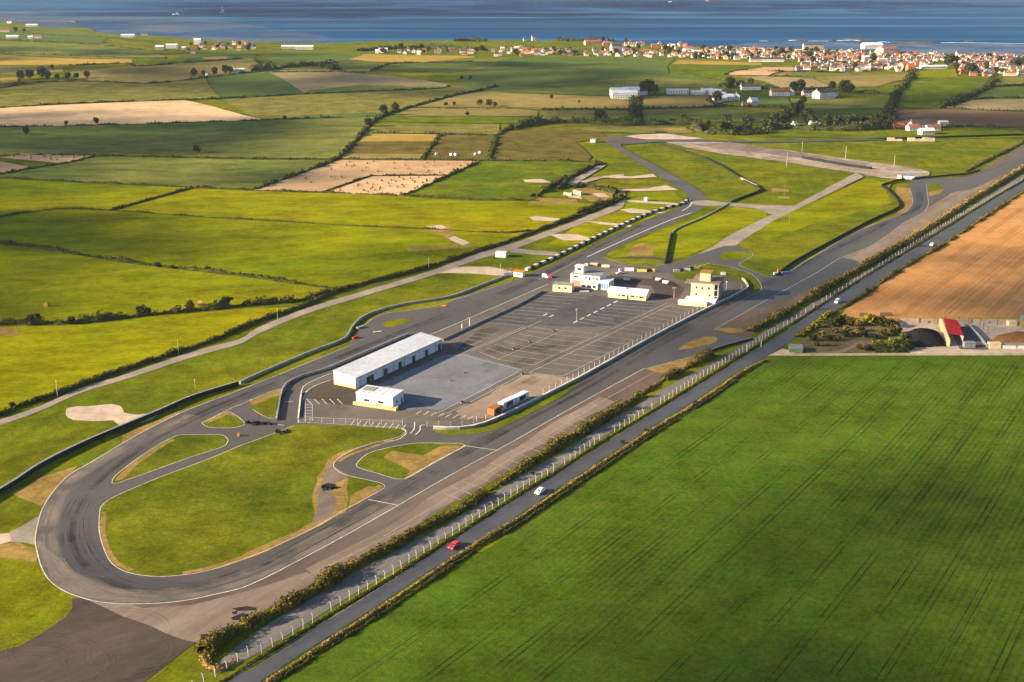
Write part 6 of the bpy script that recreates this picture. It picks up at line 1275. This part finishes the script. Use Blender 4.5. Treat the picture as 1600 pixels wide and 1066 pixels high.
big(1362, 76, 38, 20, 8, 3.5, 0, 4, .1, 'large white hall on the sea front of the town', 'hall', chim=False); big(1386, 87, 30, 26, 13, 3, 2, 1, .2, 'big salmon coloured church like block in the town', 'church', chim=False); big(1422, 111, 11, 10, 7, 5, 4, 3, .1, 'bright red brick gable at the landward edge of the town', 'house')
big(1411, 109, 9, 16, 8, 3, 2, 1, .2, 'tall orange gabled house beside the red brick gable', 'house'); big(1352, 97, 10, 9, 9, 2, 0, 4, .2, 'tall white block in the middle of the town', 'house'); big(1378, 99, 16, 8, 7, 1, 3, 4, .1, 'pale blue grey block in the town', 'house'); big(1458, 107, 44, 10, 3.4, 1.6, 0, 4, .15, 'long low white school building by the lit meadow', 'school', chim=False)
big(1504, 115, 12, 8, 6, 4, 4, 1, .2, 'orange brick house standing at the corner of the lit meadow', 'house'); big(1208, 96, 36, 10, 4, 3, 0, 0, .0, 'long white house row with slate roof at the town edge', 'terrace'); big(1182, 96, 24, 9, 4, 3, 0, 0, .05, 'white bungalow pair at the town edge, left of the long row', 'bungalow'); big(1262, 96, 32, 10, 4.5, 3.2, 2, 2, 0, 'long brown roofed house at the town edge', 'house')
big(1270, 76, 40, 8, 7, 2, 1, 0, .1, 'long cream terrace on the sea front', 'terrace'); big(962, 79, 20, 10, 9, 4, 0, 0, .3, 'tall white gabled house above the row of white houses', 'house'); big(926, 70, 34, 14, 7, 2, 2, 3, .2, 'broad pink building near the shore, left part of the town', 'building'); big(834, 63, 9, 8, 7, 3, 0, 0, .2, 'white cottage alone by the shore left of the town', 'cottage'); big(820, 64, 6, 6, 4, 2, 0, 0, .2, 'tiny white cottage on the shore, left of the lone one', 'cottage')
for (x, y, L, D, h, wi, ri, lab) in [(20, 60, 26, 10, 4, 0, 4, 'long white farm shed at the far left, below the headland'), (58, 60, 22, 12, 5, 0, 1, 'white farmhouse with orange roof at the far left'), (48, 61, 10, 8, 4, 0, 4, 'small white outhouse beside the far left farmhouse'), (8, 50, 22, 8, 4, 0, 3, 'white cottage row on the headland'), (50, 41, 30, 8, 3, 0, 4, 'white buildings on the left shore'), (15, 37, 12, 7, 3, 0, 4, 'small white house on the left shore'), (200, 58, 30, 9, 4, 0, 4, 'long white house on the low shore'), (226, 55, 16, 8, 4, 3, 0, 'grey cottage on the low shore'),
                                 (250, 77, 16, 10, 5, 2, 4, 'pinkish barn at the left end of the left village'), (269, 75, 22, 10, 5.5, 0, 4, 'white barn at the left village'), (309, 69, 14, 12, 9, 0, 4, 'tall white church in the left village'), (302, 84, 8, 7, 5, 1, 2, 'cream cottage in front of the left village'), (370, 114, 10, 7, 4, 0, 4, 'pale house behind the second hill grove'), (378, 113.5, 7, 6, 4, 3, 4, 'grey house behind the second hill grove'), (323, 121, 3, 3, 3, 0, 4, 'tiny white hut on the hill hedge'),
                                 (452, 76, 30, 9, 4, 3, 4, 'long grey shed by the shore left of centre'), (476, 77, 34, 10, 5, 0, 4, 'long white house by the shore left of centre')]:
    big(x, y, L, D, h, 2.4, wi, ri, .1, lab, 'house' if 'house' in lab or 'cottage' in lab or 'building' in lab else 'church' if 'church' in lab else 'barn')
n = 0
n += town([(282, 79), (300, 70), (395, 67), (398, 78), (340, 80)], 24, (6, 3, 2, 1, 1), (3, 2, 3, 2, 1), (4, 4, 1, 0), 'the left village', '', 16, 2)
n += town([(585, 83), (590, 79), (640, 79), (740, 80), (750, 85), (680, 87)], 18, (9, 2, 1, 1, 0), (3, 2, 3, 1, 3), (2, 3, 4, 1), 'the shore hamlet', '', 17, 3)
n += town([(758, 88), (768, 80), (815, 76), (830, 88), (800, 89)], 12, (8, 2, 2, 1, 1), (3, 2, 3, 2, 1), (3, 4, 1, 0), 'the small hamlet', '', 16, 4)
n += town([(815, 87), (815, 80), (850, 76), (900, 80), (1000, 79), (1060, 84), (1062, 91), (900, 88)], 38, (10, 3, 2, 2, 1), (8, 3, 4, 2, 0), (3, 5, 3, 1), 'the front town row', '', 14, 5)
n += town([(905, 70), (930, 66), (1000, 67), (1080, 71), (1075, 78), (1000, 74), (960, 72)], 22, (7, 2, 4, 1, 2), (2, 3, 3, 4, 1), (3, 4, 2, 1), 'the shore row', '', 14, 6)
n += town([(1062, 91), (1060, 83), (1080, 76), (1150, 76), (1200, 79), (1300, 83), (1300, 96), (1200, 94), (1130, 92)], 70, (12, 3, 1, 3, 2), (11, 3, 5, 3, 1), (3, 5, 2, 3), 'the northern estate', '', 14, 7)
n += town([(1245, 110), (1260, 100), (1300, 88), (1400, 86), (1440, 100), (1430, 108), (1400, 112)], 70, (8, 3, 2, 3, 3), (13, 2, 5, 3, 1), (3, 5, 3, 2), 'the town centre', '', 13, 8)
n += town([(1300, 84), (1320, 80), (1400, 84), (1500, 86), (1600, 88), (1600, 97), (1450, 98), (1400, 92)], 62, (10, 3, 1, 3, 2), (12, 2, 5, 3, 1), (3, 5, 3, 1), 'the harbour quarter', '', 13, 9)
n += town([(1490, 104), (1500, 98), (1640, 100), (1680, 118), (1520, 119), (1500, 112)], 60, (10, 3, 1, 3, 2), (12, 2, 5, 3, 1), (3, 5, 3, 2), 'the right hand estate', '', 13, 10)
print('houses', n)
# the small houses that fill the gaps of the far town, joined into one mass
gv = [[], []]; gm = []; r = random.Random(77); VV = []; FF = []; MI = []
mlist = [WALLS[0][0], WALLS[2][0], WALLS[3][0], WALLS[4][0], ROOFS[0][0], ROOFS[1][0], ROOFS[2][0], ROOFS[3][0]]
for poly, cnt in (([(1062, 90), (1060, 80), (1150, 77), (1300, 84), (1300, 94), (1130, 91)], 120), ([(1245, 109), (1260, 98), (1300, 86), (1400, 85), (1500, 88), (1600, 90), (1600, 98), (1450, 99), (1430, 108)], 220), ([(1495, 106), (1500, 98), (1680, 100), (1680, 116), (1520, 117)], 90), ([(830, 86), (830, 81), (900, 80), (1000, 80), (1060, 84), (1060, 90)], 50)):
    xs = [p[0] for p in poly]; ys = [p[1] for p in poly]; c = 0; tries = 0
    while c < cnt and tries < 9000:
        tries += 1; x = r.uniform(min(xs), max(xs)); y = r.uniform(min(ys), max(ys)); ins = False; j = len(poly)-1
        for i in range(len(poly)):
            if (poly[i][1] > y) != (poly[j][1] > y) and x < (poly[j][0]-poly[i][0])*(y-poly[i][1])/(poly[j][1]-poly[i][1])+poly[i][0]: ins = not ins
            j = i
        if not ins: continue
        X0, Y0 = g2(x, y)
        if any((X0-a)**2+(Y0-b)**2 < (4.5+q)**2 for a, b, q in TAKEN): continue
        TAKEN.append((X0, Y0, 3.2)); c += 1; L_, D_, h_, rh_ = r.choice([(8, 6, 2.6, 1.9), (7, 6, 4.3, 2.1), (10, 6, 3, 2)]); an = r.choice([0, math.pi/2])+r.uniform(-.2, .2); ca, sa = math.cos(an), math.sin(an); z0 = hgt(X0, Y0)
        wm_ = r.choices(range(4), (6, 1, 3, 1))[0]; rm_ = 4+r.choices(range(4), (9, 1, 4, 2))[0]
        for nm, me in house_parts(L_, D_, h_, rh_, 0, 0, False, False):
            k0 = len(VV)
            for vt in me.vertices: a, b, c_ = vt.co; VV.append((X0+a*ca-b*sa, Y0+a*sa+b*ca, z0+c_))
            for pl in me.polygons: FF.append(tuple(q+k0 for q in pl.vertices)); MI.append(wm_ if nm == 'wall' else rm_)
stuff(tag(mesh('distant_houses', VV, FF, mlist, None, False, MI), 'mass of small distant houses filling the gaps of the coastal town', 'houses'))
# trees among the houses
r = random.Random(5); c = 0; cells = [((800, 87), (1060, 76), 34), ((1060, 94), (1300, 78), 48), ((1250, 110), (1440, 84), 54), ((1490, 117), (1640, 90), 44), ((590, 84), (760, 78), 16), ((285, 80), (400, 68), 14), ((880, 67), (990, 64), 8)]
names = ['the first row of the town', 'the northern estate', 'the middle of the town', 'the right hand estate', 'the shore hamlet', 'the left village', 'the shore row']
for ((x0, y0), (x1, y1), k), nm in zip(cells, names):
    for i in range(k):
        x = r.uniform(x0, x1); y = r.uniform(y1, y0); s = r.choice([7, 9, 12]); p = P(x, y)
        if any((p.x-a)**2+(p.y-b)**2 < (q+4)**2 for a, b, q in TAKEN): y += .0; s = 8
        tree(x, y, s, f'{"broad" if s > 10 else "middle sized" if s > 8 else "small"} dark tree among the houses of {nm}', f'{"broad" if s > 10 else "middle sized" if s > 8 else "small"} trees of {nm}', leafn=420)
for (x, y, s, lab) in [(1480, 103, 20, 'big brown green tree between the two halves of the town, left one'), (1487, 102, 20, 'big brown green tree between the two halves of the town, right one'), (1514, 117, 20, 'dark tree at the lit meadow corner, left one'), (1521, 117, 18, 'dark tree at the lit meadow corner, right one'), (1590, 106, 18, 'dark tree at the right edge of the town, left one'), (1600, 104, 18, 'dark tree at the right edge of the town, right one'), (1423, 121, 14, 'hedge tree in the corner below the red brick gable')]:
    tree(x, y, s, lab)
hedge('dark line of trees along the shore before the town', [(870, 63.5), (900, 64), (935, 64)], 14, 7, LEAF_T, .35, 2.6, step=10, cat='tree line', name='tree_line')
hedge('dark trees on the shore left of the town', [(711, 64.5), (740, 64), (760, 64.5)], 14, 7, LEAF_T, .35, 2.6, step=10, cat='tree line', name='tree_line')
hedge('dark shelter belt behind the shore hamlet', [(560, 80), (590, 78), (650, 75), (700, 76), (760, 79)], 14, 6, LEAF_T, .3, 2.8, step=10, cat='tree line', name='tree_line')
# boats and the mole
def boat(x, y, L, label, kind):
    X, Y = _flat(x, y, -3); root = empty('sailing_boat' if kind == 'sail' else 'ship' if kind == 'ship' else 'motor_boat', (X, Y, -3.2), 0.1, label, 'boat')
    B_ = L*.16; v = [(-L/2, 0, 0.5), (-L*.3, -B_, 0), (L/2, -B_, 0), (L/2, B_, 0), (-L*.3, B_, 0)]; v += [(a*1.06, b*1.15, L*.13) for a, b, c_ in v]
    mesh('hull', v, [(0, 4, 3, 2, 1), (5, 6, 7, 8, 9)] + [(i, (i+1) % 5, 5+(i+1) % 5, 5+i) for i in range(5)], WHITE if kind != 'ship' else mat('ship_hull', (.10, .09, .12), None, .1), root)
    if kind == 'sail':
        part('mast', [cyl(0, 0, L*.1, L*1.4, .18)], PAINT, root); mesh('sail', [(.25, 0, L*.25), (L*.45, .3, L*.25), (.25, .1, L*1.35), (.25, .2, L*.25), (L*.45, .45, L*.25)], [(0, 1, 2), (3, 2, 4)], WHITE, root)
    else: part('cabin', [bx(L*.0, L*.35, -B_*.7, B_*.7, L*.131, L*.3)], WHITE, root)
boat(347, 19.5, 16, 'white sailing boat out at sea on the left', 'sail'); boat(275, 23, 22, 'white motor boat out at sea left of the sailing boat', 'motor'); boat(1047, 3.5, 16, 'small pale boat far out at sea in the middle', 'motor'); boat(1113, 2.5, 60, 'long dark ship at the far edge of the sea', 'ship')
v = []; 
pts = [Vector((*_flat(*p, -3), 0)) for p in [(-200, 28), (-60, 30.5), (60, 33), (112, 34), (121, 35)]]
A_ = offset_line(pts, 5); B_ = offset_line(pts, -5); v = []; f = []
for i in range(len(pts)): v += [(A_[i].x, A_[i].y, -5), (A_[i].x*.999+B_[i].x*.001, A_[i].y, -.6), (B_[i].x, B_[i].y, -.6), (B_[i].x, B_[i].y, -5)]
for i in range(len(pts)-1):
    for j in range(3): f.append((i*4+j, (i+1)*4+j, (i+1)*4+j+1, i*4+j+1))
f += [(0, 1, 2, 3), tuple(len(pts)*4-4+q for q in (3, 2, 1, 0))]
tag(mesh('harbour_mole', v, f, ROCK), 'long thin dark harbour mole reaching into the sea at the left edge', 'breakwater')
# ---------------------------------------------------------------- clouds that shade the land, haze
def cloud_mat():
    m = bpy.data.materials.new('cloud_vapour'); m.use_nodes = True; nt = m.node_tree; L = nt.links; nt.nodes.clear()
    out = _n(nt, 'ShaderNodeOutputMaterial'); mx = _n(nt, 'ShaderNodeMixShader'); tr = _n(nt, 'ShaderNodeBsdfTransparent'); df = _n(nt, 'ShaderNodeBsdfDiffuse'); df.inputs[0].default_value = (.85, .85, .87, 1)
    g = _n(nt, 'ShaderNodeNewGeometry'); no = _n(nt, 'ShaderNodeTexNoise'); no.inputs['Scale'].default_value = .012; no.inputs['Detail'].default_value = 4; L.new(g.outputs['Position'], no.inputs['Vector'])
    r_ = _n(nt, 'ShaderNodeMapRange'); r_.inputs[1].default_value = .36; r_.inputs[2].default_value = .56; r_.inputs[3].default_value = .05; r_.inputs[4].default_value = .52; L.new(no.outputs[0], r_.inputs[0])
    L.new(r_.outputs[0], mx.inputs[0]); L.new(tr.outputs[0], mx.inputs[1]); L.new(df.outputs[0], mx.inputs[2]); L.new(mx.outputs[0], out.inputs[0]); return m
CLOUD = cloud_mat()
def cloud(px, seed=0, alt=1100, puff=60, drop=1.0):
    """a thin patch of cloud standing between the sun and the ground area px"""
    ring = [g2(*p) for p in px]; t = alt/(-SDIR.z); off = -SDIR*t
    X = [a for a, b in ring]; Y = [b for a, b in ring]; rs_ = random.Random(seed); geos = []; area = 0
    for i in range(len(ring)): a, b = ring[i], ring[(i+1) % len(ring)]; area += a[0]*b[1]-b[0]*a[1]
    area = abs(area)/2; n = max(5, int(area/(puff*puff)*1.7*drop)); c = 0; base = []
    for _ in range(n*12):
        if c >= n: break
        x = rs_.uniform(min(X), max(X)); y = rs_.uniform(min(Y), max(Y)); ins = False; j = len(ring)-1
        for i in range(len(ring)):
            if (ring[i][1] > y) != (ring[j][1] > y) and x < (ring[j][0]-ring[i][0])*(y-ring[i][1])/(ring[j][1]-ring[i][1])+ring[i][0]: ins = not ins
            j = i
        if not ins: continue
        c += 1; rr = puff*rs_.uniform(.55, 1.15); th = rs_.uniform(5, 9); z = rs_.uniform(-3, 3); K = 12
        v = []; ph = rs_.uniform(0, 6)
        rad = [rr*(1+.25*math.sin(3*q*2*math.pi/K+ph)+.12*math.sin(5*q*2*math.pi/K+2*ph)) for q in range(K)]
        for (s, zz) in ((.72, -.55), (1, 0), (.72, .8)):
            for q in range(K): v.append((x+off.x+rad[q]*s*math.cos(q*2*math.pi/K), y+off.y+rad[q]*s*math.sin(q*2*math.pi/K), alt+z+th*zz))
        v += [(x+off.x, y+off.y, alt+z-th*.8), (x+off.x, y+off.y, alt+z+th*1.1)]
        f = [(l*K+q, l*K+(q+1) % K, (l+1)*K+(q+1) % K, (l+1)*K+q) for l in range(2) for q in range(K)] + [(3*K, (q+1) % K, q) for q in range(K)] + [(3*K+1, 2*K+q, 2*K+(q+1) % K) for q in range(K)]
        geos.append((v, f))
    v, f = join(geos); return struct(mesh('cloud', v, f, CLOUD, None, True))
cloud([(-400, 194), (400, 192), (590, 185), (500, 200), (430, 212), (345, 230), (300, 250), (250, 268), (200, 282), (-400, 284)], 1, drop=.8)
cloud([(-400, 338), (60, 336), (140, 341), (260, 352), (325, 372), (300, 390), (180, 393), (100, 386), (-400, 402)], 2, puff=36, drop=1.5)
cloud([(-400, 285), (60, 290), (140, 292), (60, 318), (-400, 330)], 22, puff=36, drop=.8)
cloud([(-400, 430), (10, 420), (40, 450), (30, 500), (-400, 520)], 3, puff=34, drop=1.2)
cloud([(340, 260), (480, 256), (500, 280), (380, 284)], 4, puff=40)
cloud([(1090, 500), (1180, 420), (1345, 402), (1560, 398), (1900, 398), (1900, 548), (1230, 548), (1120, 540)], 15, puff=28, drop=.30)
cloud([(-300, 176), (100, 176), (230, 174), (300, 182), (420, 188), (400, 200), (-300, 206)], 14, puff=30, drop=.5)
cloud([(700, 128), (1050, 125), (1150, 140), (1420, 142), (1800, 140), (1800, 205), (1400, 205), (1100, 198), (980, 200), (900, 160), (700, 150)], 5, puff=70, drop=.45)
cloud([(-400, 66), (400, 82), (700, 100), (900, 100), (1000, 118), (700, 128), (640, 160), (400, 150), (-400, 150)], 6, puff=80, drop=.3)
cloud([(560, 440), (640, 400), (720, 385), (770, 390), (640, 432), (580, 452)], 7, puff=20)
cloud([(1250, 860), (1450, 760), (1800, 700), (1800, 1200), (1050, 1200), (1100, 1000)], 8, puff=45, drop=.45)
cloud([(150, 3), (1700, 3), (1700, 15), (1200, 20), (600, 27), (150, 22)], 31, puff=240, drop=.4)  # unseen cloud added to darken the far band of sea
hz = mesh('haze', *bx(-29500, 29500, -3000, 29500, -9, 176), None)
hm = bpy.data.materials.new('thin_haze'); hm.use_nodes = True; nt = hm.node_tree; nt.nodes.clear(); ho = _n(nt, 'ShaderNodeOutputMaterial'); pv = _n(nt, 'ShaderNodeVolumePrincipled')
pv.inputs['Density'].default_value = 0.000019; pv.inputs['Color'].default_value = (.62, .78, 1.0, 1); pv.inputs['Anisotropy'].default_value = .1; nt.links.new(pv.outputs[0], ho.inputs['Volume'])
hz.data.materials.append(hm); stuff(hz)
